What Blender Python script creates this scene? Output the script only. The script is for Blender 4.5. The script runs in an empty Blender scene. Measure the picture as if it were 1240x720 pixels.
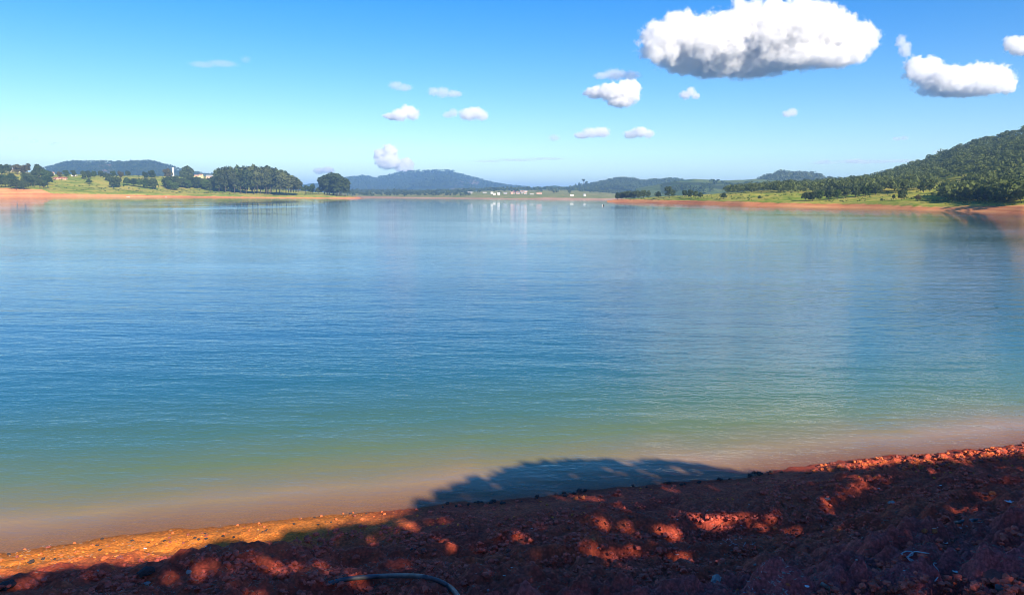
import bpy, math, random
import numpy as np
from mathutils import Matrix, Vector, Euler

random.seed(7)
RNG = np.random.default_rng(7)
scene = bpy.context.scene
COL = scene.collection
R = math.radians

# ------------------------------------------------------------------ camera
F = 885.0                       # focal length in pixels of the 1240 px wide photograph
CAM_H = 3.2
PITCH, ROLL = R(7.78), R(0.5)
cam_d = bpy.data.cameras.new('camera')
cam = bpy.data.objects.new('camera', cam_d)
COL.objects.link(cam)
scene.camera = cam
cam_d.sensor_width = 36.0
cam_d.lens = 36.0 * F / 1240.0
cam_d.clip_start, cam_d.clip_end = 0.05, 90000.0
CM = Matrix.Translation((0, 0, CAM_H)) @ Matrix.Rotation(R(90) - PITCH, 4, 'X') @ Matrix.Rotation(ROLL, 4, 'Z')
cam.matrix_world = CM
CR = np.array(CM.to_3x3())
CO = np.array([0, 0, CAM_H])

def ray(px, py):
    px = np.asarray(px, float); py = np.asarray(py, float)
    d = np.stack([(px - 620) / F, -(py - 360) / F, -np.ones_like(px)], -1)
    return d @ CR.T

def on_z(px, py, z=0.0):
    d = ray(px, py); t = (z - CAM_H) / d[..., 2]
    return CO + d * t[..., None]

def at_depth(px, py, D):
    d = ray(px, py); t = D / d[..., 1]
    return CO + d * np.asarray(t)[..., None]

def project(P):
    q = (np.asarray(P, float) - CO) @ CR
    w = -q[..., 2]
    return 620 + F * q[..., 0] / w, 360 - F * q[..., 1] / w

# ------------------------------------------------------------------ sun
SUN_EL, SUN_AZ = R(28), R(31)           # azimuth: to the right of straight behind the camera
S = np.array([math.sin(SUN_AZ) * math.cos(SUN_EL), -math.cos(SUN_AZ) * math.cos(SUN_EL), math.sin(SUN_EL)])

# ------------------------------------------------------------------ noise
_perm = np.random.default_rng(3).permutation(4096)
_grad = np.random.default_rng(4).normal(size=(4096, 3)); _grad /= np.linalg.norm(_grad, axis=1)[:, None]
def noise3(x, y, z=0.0):
    x, y, z = np.broadcast_arrays(np.asarray(x, float), np.asarray(y, float), np.asarray(z, float))
    xi, yi, zi = np.floor(x).astype(int), np.floor(y).astype(int), np.floor(z).astype(int)
    fx, fy, fz = x - xi, y - yi, z - zi
    def fade(t): return t * t * t * (t * (t * 6 - 15) + 10)
    u, v, w = fade(fx), fade(fy), fade(fz)
    def g(a, b, c):
        h = _perm[(_perm[(_perm[(xi + a) & 4095] + yi + b) & 4095] + zi + c) & 4095]
        gg = _grad[h]
        return gg[..., 0] * (fx - a) + gg[..., 1] * (fy - b) + gg[..., 2] * (fz - c)
    L = lambda p, q, t: p + (q - p) * t
    return L(L(L(g(0,0,0), g(1,0,0), u), L(g(0,1,0), g(1,1,0), u), v),
             L(L(g(0,0,1), g(1,0,1), u), L(g(0,1,1), g(1,1,1), u), v), w) * 1.5

def fbm(x, y, z=0.0, octv=4, gain=0.5):
    s, a, f = 0.0, 1.0, 1.0
    for i in range(octv):
        s = s + a * noise3(x * f + 17.3 * i, y * f - 9.1 * i, np.asarray(z) * f + 3.7 * i)
        a *= gain; f *= 2.03
    return s

def sstep(a, b, x):
    t = np.clip((x - a) / (b - a), 0, 1)
    return t * t * (3 - 2 * t)

# ------------------------------------------------------------------ mesh and tagging helpers
def mesh_from(name, V, Q, smooth=False, cols=None, attrs=None):
    """V (n,3) vertices, Q (m,k) faces of one size."""
    V = np.asarray(V, np.float32); Q = np.asarray(Q, np.int32)
    me = bpy.data.meshes.new(name)
    k = Q.shape[1]
    me.vertices.add(len(V)); me.vertices.foreach_set('co', V.ravel())
    me.loops.add(Q.size); me.loops.foreach_set('vertex_index', Q.ravel())
    me.polygons.add(len(Q))
    me.polygons.foreach_set('loop_start', np.arange(len(Q), dtype=np.int32) * k)
    me.polygons.foreach_set('loop_total', np.full(len(Q), k, np.int32))
    me.polygons.foreach_set('use_smooth', np.full(len(Q), smooth, bool))
    me.update(calc_edges=True); me.validate()
    for n, a in (attrs or {}).items():
        at = me.attributes.new(n, 'FLOAT', 'POINT')
        at.data.foreach_set('value', np.asarray(a, np.float32).ravel())
    return me

def obj(name, me, mat, parent=None, loc=None):
    o = bpy.data.objects.new(name, me); COL.objects.link(o)
    if mat is not None and len(me.materials) == 0: me.materials.append(mat)
    if parent is not None: o.parent = parent
    if loc is not None: o.location = loc
    return o

def tag(o, label=None, cat=None, group=None, kind=None):
    if label: o['label'] = label
    if cat: o['category'] = cat
    if group: o['group'] = group
    if kind: o['kind'] = kind
    return o

def empty(name, loc, rz=0.0, scale=None):
    o = bpy.data.objects.new(name, None); COL.objects.link(o)
    o.empty_display_size = 0.1
    o.location = loc; o.rotation_euler = (0, 0, rz)
    if scale is not None: o.scale = scale
    return o

def grid_faces(nx, ny):
    i = np.arange(nx - 1)[None, :] + nx * np.arange(ny - 1)[:, None]
    i = i.ravel()
    return np.stack([i, i + 1, i + 1 + nx, i + nx], 1)

def pl(x, pts):
    p = np.array(pts, float); return np.interp(x, p[:, 0], p[:, 1])

class MB:
    def __init__(s): s.v = []; s.f = []
    def add(s, V, Fs):
        n = len(s.v); s.v += [tuple(map(float, v)) for v in V]; s.f += [tuple(i + n for i in f) for f in Fs]
    def box(s, x0, x1, y0, y1, z0, z1):
        s.add([(x0,y0,z0),(x1,y0,z0),(x1,y1,z0),(x0,y1,z0),(x0,y0,z1),(x1,y0,z1),(x1,y1,z1),(x0,y1,z1)],
              [(3,2,1,0),(4,5,6,7),(0,1,5,4),(1,2,6,5),(2,3,7,6),(3,0,4,7)])
    def tube(s, pts, rads, n=8):
        pts = [Vector(p) for p in pts]; base = len(s.v)
        if not hasattr(rads, '__len__'): rads = [rads] * len(pts)
        prev = None
        for i, p in enumerate(pts):
            t = (pts[min(i + 1, len(pts) - 1)] - pts[max(i - 1, 0)]).normalized()
            if prev is None:
                a = Vector((0, 0, 1)) if abs(t.z) < .9 else Vector((1, 0, 0))
                u = t.cross(a).normalized()
            else:
                u = (prev - t * prev.dot(t)).normalized()
            prev = u; w = t.cross(u)
            for k in range(n):
                a = 2 * math.pi * k / n
                s.v.append(tuple(p + (u * math.cos(a) + w * math.sin(a)) * rads[i]))
        for i in range(len(pts) - 1):
            for k in range(n):
                s.f.append((base + i*n + k, base + i*n + (k+1) % n, base + (i+1)*n + (k+1) % n, base + (i+1)*n + k))
        s.f.append(tuple(base + k for k in reversed(range(n))))
        s.f.append(tuple(base + (len(pts)-1)*n + k for k in range(n)))
    def mesh(s, name, smooth=False):
        me = bpy.data.meshes.new(name); me.from_pydata(s.v, [], s.f); me.update()
        if smooth: me.polygons.foreach_set('use_smooth', [True] * len(me.polygons))
        return me

def ico(sub=2):
    import bmesh
    bm = bmesh.new(); bmesh.ops.create_icosphere(bm, subdivisions=sub, radius=1.0)
    V = np.array([v.co[:] for v in bm.verts]); Fs = np.array([[v.index for v in f.verts] for f in bm.faces])
    bm.free(); return V, Fs

# ------------------------------------------------------------------ materials
def new_mat(name):
    m = bpy.data.materials.new(name); m.use_nodes = True
    nt = m.node_tree; nt.nodes.clear()
    out = nt.nodes.new('ShaderNodeOutputMaterial')
    return m, nt, out

def nd(nt, typ, **kw):
    n = nt.nodes.new(typ)
    for k, v in kw.items():
        if k.startswith('i_'):
            n.inputs[k[2:].replace('_', ' ')].default_value = v
        else: setattr(n, k, v)
    return n

def ramp(nt, stops, interp='LINEAR'):
    n = nt.nodes.new('ShaderNodeValToRGB'); cr = n.color_ramp; cr.interpolation = interp
    while len(cr.elements) < len(stops): cr.elements.new(0.5)
    for e, (p, c) in zip(cr.elements, stops):
        e.position = p; e.color = (*c, 1) if len(c) == 3 else c
    return n

def noise_node(nt, scale, detail=4, rough=.55, coord=None, vec=None):
    n = nd(nt, 'ShaderNodeTexNoise'); n.inputs['Scale'].default_value = scale
    n.inputs['Detail'].default_value = detail; n.inputs['Roughness'].default_value = rough
    if vec is not None: nt.links.new(vec, n.inputs['Vector'])
    return n

def mixc(nt, fac, a, b, blend='MIX'):
    n = nd(nt, 'ShaderNodeMix', data_type='RGBA', blend_type=blend)
    for idx, v in ((0, fac), (6, a), (7, b)):
        if hasattr(v, 'is_output'): nt.links.new(v, n.inputs[idx])
        elif idx == 0: n.inputs[0].default_value = v
        else: n.inputs[idx].default_value = (*v, 1)
    return n.outputs[2]

def math_n(nt, op, a, b=None, clamp=False):
    n = nd(nt, 'ShaderNodeMath', operation=op, use_clamp=clamp)
    for i, v in enumerate((a, b)):
        if v is None: continue
        if hasattr(v, 'is_output'): nt.links.new(v, n.inputs[i])
        else: n.inputs[i].default_value = v
    return n.outputs[0]

def plain(name, col, rough=.7, var=.25, scale=8.0, metal=0.0):
    m, nt, out = new_mat(name)
    b = nd(nt, 'ShaderNodeBsdfPrincipled'); nt.links.new(b.outputs[0], out.inputs[0])
    tc = nd(nt, 'ShaderNodeTexCoord')
    n = noise_node(nt, scale, 5, .6, vec=tc.outputs['Object'])
    r = ramp(nt, [(.3, tuple(c * (1 - var) for c in col)), (.7, tuple(min(1, c * (1 + var)) for c in col))])
    nt.links.new(n.outputs['Fac'], r.inputs[0]); nt.links.new(r.outputs[0], b.inputs['Base Color'])
    b.inputs['Roughness'].default_value = rough; b.inputs['Metallic'].default_value = metal
    return m

def leaf_mat(name, dark, light, scale=.25, transl=.3):
    m, nt, out = new_mat(name)
    geo = nd(nt, 'ShaderNodeNewGeometry'); oi = nd(nt, 'ShaderNodeObjectInfo')
    n = noise_node(nt, scale, 3, .6, vec=geo.outputs['Position'])
    f = math_n(nt, 'ADD', math_n(nt, 'MULTIPLY', n.outputs['Fac'], .9), math_n(nt, 'MULTIPLY', oi.outputs['Random'], .45))
    f = math_n(nt, 'ADD', f, math_n(nt, 'MULTIPLY', geo.outputs['Random Per Island'], .3))
    r = ramp(nt, [(.3, dark), (1.0, light)]); nt.links.new(math_n(nt, 'MULTIPLY', f, .85), r.inputs[0])
    d = nd(nt, 'ShaderNodeBsdfDiffuse'); t = nd(nt, 'ShaderNodeBsdfTranslucent')
    nt.links.new(r.outputs[0], d.inputs[0]); nt.links.new(r.outputs[0], t.inputs[0])
    mx = nd(nt, 'ShaderNodeMixShader'); mx.inputs[0].default_value = transl
    nt.links.new(d.outputs[0], mx.inputs[1]); nt.links.new(t.outputs[0], mx.inputs[2])
    nt.links.new(mx.outputs[0], out.inputs[0])
    return m

M = {}
M['leaf'] = leaf_mat('leaf_green', (.030, .055, .018), (.10, .15, .035))
M['leaf_dark'] = leaf_mat('leaf_dark_green', (.024, .044, .020), (.095, .125, .040))
M['leaf_forest'] = leaf_mat('leaf_forest', (.022, .042, .020), (.22, .26, .075), .13)
M['leaf_euc'] = leaf_mat('leaf_olive', (.030, .048, .020), (.15, .17, .065), .12)
M['leaf_dry'] = leaf_mat('leaf_brownish', (.07, .07, .03), (.17, .15, .06))
M['bark'] = plain('bark', (.12, .09, .065), .9, .4, 6)
M['bark_pale'] = plain('bark_pale', (.28, .24, .19), .9, .3, 3)

# red lateritic soil of the near bank
def soil_mat():
    m, nt, out = new_mat('red_soil')
    b = nd(nt, 'ShaderNodeBsdfPrincipled'); nt.links.new(b.outputs[0], out.inputs[0])
    geo = nd(nt, 'ShaderNodeNewGeometry'); P = geo.outputs['Position']
    at = nd(nt, 'ShaderNodeAttribute', attribute_name='shore')
    n1 = noise_node(nt, .9, 6, .6, vec=P); n2 = noise_node(nt, 9, 6, .7, vec=P); n3 = noise_node(nt, 60, 4, .7, vec=P)
    r1 = ramp(nt, [(.30, (.38, .062, .045)), (.50, (.60, .098, .050)), (.70, (.78, .165, .065))])
    mixf = math_n(nt, 'ADD', math_n(nt, 'MULTIPLY', n1.outputs['Fac'], .45), math_n(nt, 'MULTIPLY', n2.outputs['Fac'], .55))
    nt.links.new(mixf, r1.inputs[0])
    # gravel strip beside the water: same soil, sunlight painted into its colour
    sunlit_soil = ramp(nt, [(.3, (.62, .16, .028)), (.5, (.84, .25, .034)), (.7, (.90, .36, .07))])
    nt.links.new(math_n(nt, 'ADD', math_n(nt, 'MULTIPLY', n3.outputs['Fac'], .6), math_n(nt, 'MULTIPLY', n2.outputs['Fac'], .4)), sunlit_soil.inputs[0])
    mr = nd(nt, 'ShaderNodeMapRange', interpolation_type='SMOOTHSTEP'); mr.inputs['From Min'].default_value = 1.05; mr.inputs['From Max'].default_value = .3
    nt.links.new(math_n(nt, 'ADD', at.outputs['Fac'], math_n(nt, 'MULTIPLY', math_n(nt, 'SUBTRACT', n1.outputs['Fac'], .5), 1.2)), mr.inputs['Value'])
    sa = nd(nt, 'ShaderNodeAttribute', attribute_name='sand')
    c = mixc(nt, math_n(nt, 'MULTIPLY', mr.outputs[0], sa.outputs['Fac']), r1.outputs[0], sunlit_soil.outputs[0])
    litter_shade = ramp(nt, [(.33, (.36, .066, .072)), (.66, (.74, .19, .19))])  # litter higher up the bank, the shade's purple tone mixed into its colour
    nt.links.new(n3.outputs['Fac'], litter_shade.inputs[0])
    mr2 = nd(nt, 'ShaderNodeMapRange', interpolation_type='SMOOTHSTEP'); mr2.inputs['From Min'].default_value = 2.0; mr2.inputs['From Max'].default_value = 4.0; mr2.inputs['To Max'].default_value = .75
    nt.links.new(math_n(nt, 'ADD', at.outputs['Fac'], math_n(nt, 'MULTIPLY', math_n(nt, 'SUBTRACT', n1.outputs['Fac'], .5), 3.0)), mr2.inputs['Value'])
    c = mixc(nt, mr2.outputs[0], c, litter_shade.outputs[0])
    # grains, with crevice shade painted dark between them
    vg = nd(nt, 'ShaderNodeTexVoronoi'); vg.inputs['Scale'].default_value = 38; nt.links.new(P, vg.inputs['Vector'])
    crevice = ramp(nt, [(0, (1.2,) * 3), (.35, (1.0,) * 3), (.8, (.62,) * 3)]); nt.links.new(vg.outputs['Distance'], crevice.inputs[0])
    c = mixc(nt, .8, c, crevice.outputs[0], 'MULTIPLY')
    # wet rim
    wet = nd(nt, 'ShaderNodeMapRange'); wet.inputs['From Min'].default_value = .02; wet.inputs['From Max'].default_value = .22
    wet.inputs['To Min'].default_value = .55; wet.inputs['To Max'].default_value = 1
    nt.links.new(at.outputs['Fac'], wet.inputs['Value'])
    hsv = nd(nt, 'ShaderNodeHueSaturation'); nt.links.new(c, hsv.inputs['Color']); nt.links.new(wet.outputs[0], hsv.inputs['Value'])
    nt.links.new(hsv.outputs[0], b.inputs['Base Color'])
    b.inputs['Roughness'].default_value = .9; b.inputs['Specular IOR Level'].default_value = .25
    bp = nd(nt, 'ShaderNodeBump'); bp.inputs['Strength'].default_value = .9; bp.inputs['Distance'].default_value = .045
    nt.links.new(math_n(nt, 'ADD', n2.outputs['Fac'], math_n(nt, 'MULTIPLY', n3.outputs['Fac'], .5)), bp.inputs['Height'])
    nt.links.new(bp.outputs[0], b.inputs['Normal'])
    return m
M['soil'] = soil_mat()

def water_mat():
    m, nt, out = new_mat('lake_water')
    b = nd(nt, 'ShaderNodeBsdfPrincipled')
    geo = nd(nt, 'ShaderNodeNewGeometry'); P = geo.outputs['Position']
    at = nd(nt, 'ShaderNodeAttribute', attribute_name='shore')       # metres out from the bank
    n0 = noise_node(nt, .35, 3, .5, vec=P)
    s = math_n(nt, 'ADD', at.outputs['Fac'], math_n(nt, 'MULTIPLY', math_n(nt, 'SUBTRACT', n0.outputs['Fac'], .5), .9))
    s = math_n(nt, 'DIVIDE', s, 20.0)
    r = ramp(nt, [(0, (.42, .235, .115)), (.025, (.36, .22, .100)), (.055, (.22, .19, .065)), (.09, (.135, .18, .050)), (.15, (.070, .15, .070)),
                  (.27, (.026, .110, .105)), (.5, (.011, .075, .105)), (.95, (.006, .050, .095))])
    nt.links.new(s, r.inputs[0]); nt.links.new(r.outputs[0], b.inputs['Base Color'])
    b.inputs['Roughness'].default_value = .02; b.inputs['IOR'].default_value = 1.333
    # ripples: long low swell, wind ripples and fine chop, stronger in wind patches
    def stretched(sx, sy, rot, scale, detail, rough=.55):
        mp = nd(nt, 'ShaderNodeMapping'); mp.inputs['Scale'].default_value = (sx, sy, 1); mp.inputs['Rotation'].default_value = (0, 0, rot)
        nt.links.new(P, mp.inputs['Vector'])
        return noise_node(nt, scale, detail, rough, vec=mp.outputs[0]).outputs['Fac']
    w1 = stretched(.30, 1.0, R(6), .9, 3)
    w2 = stretched(.45, 1.0, R(-14), 4.2, 3, .6)
    w3 = stretched(.6, 1.0, R(25), 17, 2, .6)
    patch = ramp(nt, [(.38, (.45,) * 3), (.62, (1.15,) * 3)]); nt.links.new(stretched(.25, 1.0, R(4), .035, 4), patch.inputs[0])
    h = math_n(nt, 'ADD', math_n(nt, 'MULTIPLY', w1, .060), math_n(nt, 'ADD', math_n(nt, 'MULTIPLY', w2, .022), math_n(nt, 'MULTIPLY', w3, .0065)))
    far = nd(nt, 'ShaderNodeMapRange'); far.inputs['From Min'].default_value = 5; far.inputs['From Max'].default_value = 38; far.inputs['To Min'].default_value = 1; far.inputs['To Max'].default_value = .52
    nt.links.new(at.outputs['Fac'], far.inputs['Value'])
    h = math_n(nt, 'MULTIPLY', math_n(nt, 'MULTIPLY', h, patch.outputs[0]), far.outputs[0])
    # spreading boat wake in front of the wooded point
    wk = on_z(310, 249.5)
    a1 = nd(nt, 'ShaderNodeVectorMath', operation='SUBTRACT'); nt.links.new(P, a1.inputs[0]); a1.inputs[1].default_value = tuple(wk)
    a2 = nd(nt, 'ShaderNodeVectorMath', operation='DIVIDE'); nt.links.new(a1.outputs[0], a2.inputs[0]); a2.inputs[1].default_value = (19, 75, 1)
    a3 = nd(nt, 'ShaderNodeVectorMath', operation='LENGTH'); nt.links.new(a2.outputs[0], a3.inputs[0])
    wm = nd(nt, 'ShaderNodeMapRange', interpolation_type='SMOOTHSTEP'); wm.inputs['From Min'].default_value = 1.0; wm.inputs['From Max'].default_value = .3
    nt.links.new(a3.outputs['Value'], wm.inputs['Value'])
    h = math_n(nt, 'ADD', h, math_n(nt, 'MULTIPLY', math_n(nt, 'MULTIPLY', stretched(.35, 1.0, R(-8), .12, 2), wm.outputs[0]), .9))
    bp = nd(nt, 'ShaderNodeBump'); bp.inputs['Strength'].default_value = 1.0; bp.inputs['Distance'].default_value = WAVE
    nt.links.new(h, bp.inputs['Height']); nt.links.new(bp.outputs[0], b.inputs['Normal'])
    # the last hand's breadth of water is clear enough to show the bank under it
    tr = nd(nt, 'ShaderNodeBsdfTransparent'); mx = nd(nt, 'ShaderNodeMixShader')
    a = nd(nt, 'ShaderNodeMapRange'); a.inputs['From Min'].default_value = 0.0; a.inputs['From Max'].default_value = .7
    a.inputs['To Min'].default_value = .35; a.inputs['To Max'].default_value = 1
    nt.links.new(at.outputs['Fac'], a.inputs['Value']); nt.links.new(a.outputs[0], mx.inputs[0])
    nt.links.new(tr.outputs[0], mx.inputs[1]); nt.links.new(b.outputs[0], mx.inputs[2])
    nt.links.new(mx.outputs[0], out.inputs[0])
    return m
WAVE = 1.0
M['water'] = water_mat()

def land_mat(name, grass_a, grass_b, soil_a, soil_b, scale=.03):
    m, nt, out = new_mat(name)
    d = nd(nt, 'ShaderNodeBsdfDiffuse'); nt.links.new(d.outputs[0], out.inputs[0])
    geo = nd(nt, 'ShaderNodeNewGeometry'); P = geo.outputs['Position']
    at = nd(nt, 'ShaderNodeAttribute', attribute_name='soil')
    n1 = noise_node(nt, scale, 6, .65, vec=P); n2 = noise_node(nt, scale * 9, 4, .6, vec=P)
    f = math_n(nt, 'ADD', math_n(nt, 'MULTIPLY', n1.outputs['Fac'], .6), math_n(nt, 'MULTIPLY', n2.outputs['Fac'], .4))
    g = ramp(nt, [(.32, tuple(c * .7 for c in grass_a)), (.43, grass_a), (.53, grass_b), (.60, tuple(c * .85 + d * .15 for c, d in zip(grass_b, soil_b))), (.68, grass_a)]); s = ramp(nt, [(.38, tuple(c * .72 for c in soil_a)), (.47, soil_a), (.6, soil_b)])
    mp = nd(nt, 'ShaderNodeMapping'); mp.inputs['Scale'].default_value = (.012, .012, 1.6); nt.links.new(P, mp.inputs['Vector'])
    n3 = noise_node(nt, 1.0, 3, .6, vec=mp.outputs[0])
    nt.links.new(f, g.inputs[0]); nt.links.new(math_n(nt, 'ADD', math_n(nt, 'MULTIPLY', f, .45), math_n(nt, 'MULTIPLY', n3.outputs['Fac'], .55)), s.inputs[0])
    k = math_n(nt, 'ADD', at.outputs['Fac'], math_n(nt, 'MULTIPLY', math_n(nt, 'SUBTRACT', n2.outputs['Fac'], .5), .9))
    mr = nd(nt, 'ShaderNodeMapRange', interpolation_type='SMOOTHSTEP'); mr.inputs['From Min'].default_value = .35; mr.inputs['From Max'].default_value = .65
    nt.links.new(k, mr.inputs['Value'])
    nt.links.new(mixc(nt, mr.outputs[0], g.outputs[0], s.outputs[0]), d.inputs[0])
    return m
M['grassland'] = land_mat('grass_and_red_bank', (.16, .23, .028), (.36, .33, .065), (.58, .21, .085), (.68, .34, .13))
M['far_grass'] = land_mat('far_grass_and_tan_bank', (.13, .18, .035), (.26, .24, .07), (.40, .24, .14), (.50, .32, .20))
M['hill_forest'] = land_mat('wooded_hill', (.016, .032, .014), (.040, .060, .022), (.17, .12, .08), (.22, .16, .10), .012)
M['hill_green'] = land_mat('green_hill', (.050, .085, .022), (.12, .15, .045), (.035, .05, .02), (.06, .075, .03), .010)

# ------------------------------------------------------------------ near ground and lake
SHORE_PX = [(-700, 740), (-300, 700), (-120, 682), (0, 669), (59, 662), (155, 648), (258, 639), (320, 631), (408, 621), (444, 619), (480, 616), (527, 612), (600, 608),
            (640, 603.5), (703, 596), (760, 590), (806, 586), (848, 582), (900, 575.6), (985, 564.7), (1053, 556.5), (1133, 551), (1207, 542.7), (1240, 540), (1400, 526), (1800, 496)]
_sp = on_z(np.array(SHORE_PX)[:, 0], np.array(SHORE_PX)[:, 1])
def shore_y(x):
    x = np.asarray(x, float)
    y = np.interp(x, _sp[:, 0], _sp[:, 1])
    y = np.where(x > _sp[-1, 0], _sp[-1, 1] + (np.minimum(x, 90) - _sp[-1, 0]) * .4, y)
    return y + .10 * fbm(x * .9, 3.1, 0, 3) + .035 * noise3(x * 5.0, 8.8)

def shore_dist(x, y):                      # >0 on land
    return (shore_y(x) - y) * .95

def ground_z(x, y):
    x = np.asarray(x, float); y = np.asarray(y, float)
    s = shore_dist(x, y)
    z = np.where(s > 0, .075 * s + .145 * np.maximum(0, s - .5 - .5 * np.exp(-np.maximum(0, s - .5))) , .17 * s)
    z = np.where(s > 9, 1.8 + .10 * (s - 9), z)
    z = np.minimum(z, 3.4); z = np.maximum(z, -4.0)
    near = np.exp(-np.maximum(0, np.abs(x - 1.5) - 12) / 6) * np.exp(-np.maximum(0, np.abs(y - 7) - 8) / 6)
    land = sstep(.05, 1.2, s)
    # swells, ruts parallel to the shore, lumps and clods
    bumps = .18 * fbm(x * .35, y * .6, 1.5, 3) + .06 * noise3(x * .9, y * 1.6, 6.6)
    rut = fbm(x * .28 + 2, s * 1.1 + .35 * fbm(x * .8, y * .8, 4.4, 2), 7.7, 2)
    bumps = bumps + .11 * (1 - np.abs(rut) * 2.2)
    lumps = (np.abs(fbm(x * 2.3, y * 3.0, 2.2, 3)) - .15) * .20
    clod = np.abs(fbm(x * 6.5, y * 6.5, 5.5, 3)) * .075
    litter = sstep(1.6, 3.4, s)
    fine = .020 * fbm(x * 17, y * 17, 9.9, 2)
    z = z + near * land * (bumps + lumps * (.5 + .8 * litter) + clod * (.45 + .9 * litter) + fine)
    # gravelly strip beside the water: little stones
    strip = np.exp(-((s - .35) / .45) ** 2) * sstep(-.3, .1, s)
    z = z + near * strip * (.020 * np.maximum(0, noise3(x * 16, y * 16, 3.3)) + .03 * np.abs(fbm(x * 3, y * 3, 6.1, 2)))
    # crumbly clods along the water on the right
    cr = strip * sstep(3.2, 5.0, x)
    z = z + near * cr * (.10 * np.maximum(0, fbm(x * 6.5, y * 6.5, 8.1, 3)) + .03)
    return z

def stretch(lo, hi, step, far_lo, far_hi, k=1.16):
    core = np.arange(lo, hi, step)
    def tail(start, end, sgn):
        out = []; d = step; p = start
        while abs(p - end) > d * 1.2:
            d = min(d * k, 900); p = p + sgn * d; out.append(p)
        out.append(end); return out
    return np.array(list(reversed(tail(lo, far_lo, -1))) + list(core) + tail(core[-1], far_hi, 1))

gx = stretch(-7.0, 9.6, .021, -14500, 14500); gy = stretch(3.6, 12.0, .021, -14500, 14500)
X, Y = np.meshgrid(gx, gy)
Z = ground_z(X, Y)
ground = obj('ground', mesh_from('ground', np.stack([X, Y, Z], -1).reshape(-1, 3), grid_faces(len(gx), len(gy)), True,
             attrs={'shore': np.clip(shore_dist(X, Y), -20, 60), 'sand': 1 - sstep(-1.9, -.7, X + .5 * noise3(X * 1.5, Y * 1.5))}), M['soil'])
tag(ground, 'bare red soil bank sloping down into the lake', None, None, 'structure')

wx = stretch(-9, 13, .10, -14400, 14400); wy = stretch(5.5, 30, .10, -14400, 14400)
X, Y = np.meshgrid(wx, wy)
water = obj('water', mesh_from('water', np.stack([X, Y, X * 0], -1).reshape(-1, 3), grid_faces(len(wx), len(wy)), True,
            attrs={'shore': np.clip(-shore_dist(X, Y), -5, 40)}), M['water'])
tag(water, 'calm blue green lake with light ripples', None, None, 'structure')

def ground_hit(px, py):
    d = ray(px, py); t0, t1 = 2.0, 40.0
    for n in (300, 24):
        t = np.linspace(t0, t1, n); p = CO + d * t[:, None]
        i = int(np.argmax(p[:, 2] < np.maximum(0.0, ground_z(p[:, 0], p[:, 1]))))
        t0, t1 = t[max(i - 1, 0)], t[i]
    return p[i]

# ------------------------------------------------------------------ far lands
class Land:
    """Surface lofted between rows running along the shore; each row gives depth and height (pixel height or metres)."""
    def __init__(s, name, label, mat, knots, rows, n_px=160, n_v=14, rough=0.0, soil=None, rscale=.02):
        s.px = np.linspace(knots[0], knots[-1], n_px)
        K = np.array(knots, float)
        C = []
        for r in rows:
            D = np.interp(s.px, K, np.broadcast_to(r['D'], K.shape).astype(float))
            if 'z' in r:
                z = np.interp(s.px, K, np.broadcast_to(r['z'], K.shape).astype(float))
                P = at_depth(s.px, np.full_like(s.px, 240.0), D); P[:, 2] = z
            else:
                py = np.interp(s.px, K, np.array(r['py'], float))
                P = at_depth(s.px, py, D)
            C.append(P)
        C = np.array(C)                                        # rows, px, 3
        G = []; vv = []
        for i in range(len(C) - 1):
            for j in range(n_v):
                t = j / n_v; G.append(C[i] * (1 - t) + C[i + 1] * t); vv.append(i + t)
        G.append(C[-1]); vv.append(len(C) - 1.0)
        G = np.array(G); s.v = np.array(vv)
        if rough:
            a = np.minimum(1, np.maximum(0, G[..., 2]) / 6.0)
            G[..., 2] += a * rough * fbm(G[..., 0] * rscale, G[..., 1] * rscale, 1.7, 5)
        s.G = G
        so = np.zeros(G.shape[:2])
        if soil is not None: so = soil(np.broadcast_to(s.px[None], so.shape), np.broadcast_to(s.v[:, None], so.shape), G)
        me = mesh_from(name, G.reshape(-1, 3), grid_faces(n_px, len(s.v)), True, attrs={'soil': so})
        s.o = tag(obj(name, me, mat), label, None, None, 'structure')
        s.prow = project(G)[1]
    def at(s, px, v):
        a = np.clip((px - s.px[0]) / (s.px[1] - s.px[0]), 0, len(s.px) - 1.001); i = int(a); fa = a - i
        b = float(np.interp(v, s.v, np.arange(len(s.v)))); b = min(b, len(s.v) - 1.001); j = int(b); fb = b - j
        g = s.G
        return (g[j, i] * (1 - fa) + g[j, i + 1] * fa) * (1 - fb) + (g[j + 1, i] * (1 - fa) + g[j + 1, i + 1] * fa) * fb
    def place(s, px, py):
        a = int(round(np.clip((px - s.px[0]) / (s.px[1] - s.px[0]), 0, len(s.px) - 1)))
        colp = s.prow[:, a]
        n = len(s.v) - 1
        for j in range(n):
            if colp[j + 1] <= py: 
                f = 0 if colp[j] <= py else (colp[j] - py) / max(1e-6, colp[j] - colp[j + 1])
                return s.at(px, s.v[j] * (1 - f) + s.v[j + 1] * f)
        j = int(np.argmin(colp)); return s.at(px, s.v[j])

def soil_low(th):
    def f(px, v, G):
        h = pl(px, th) + 0 * v
        return np.clip(1.0 - (G[..., 2] - h) / np.maximum(1.0, .25 * h) * .5 - .5, 0, 1)
    return f

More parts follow.
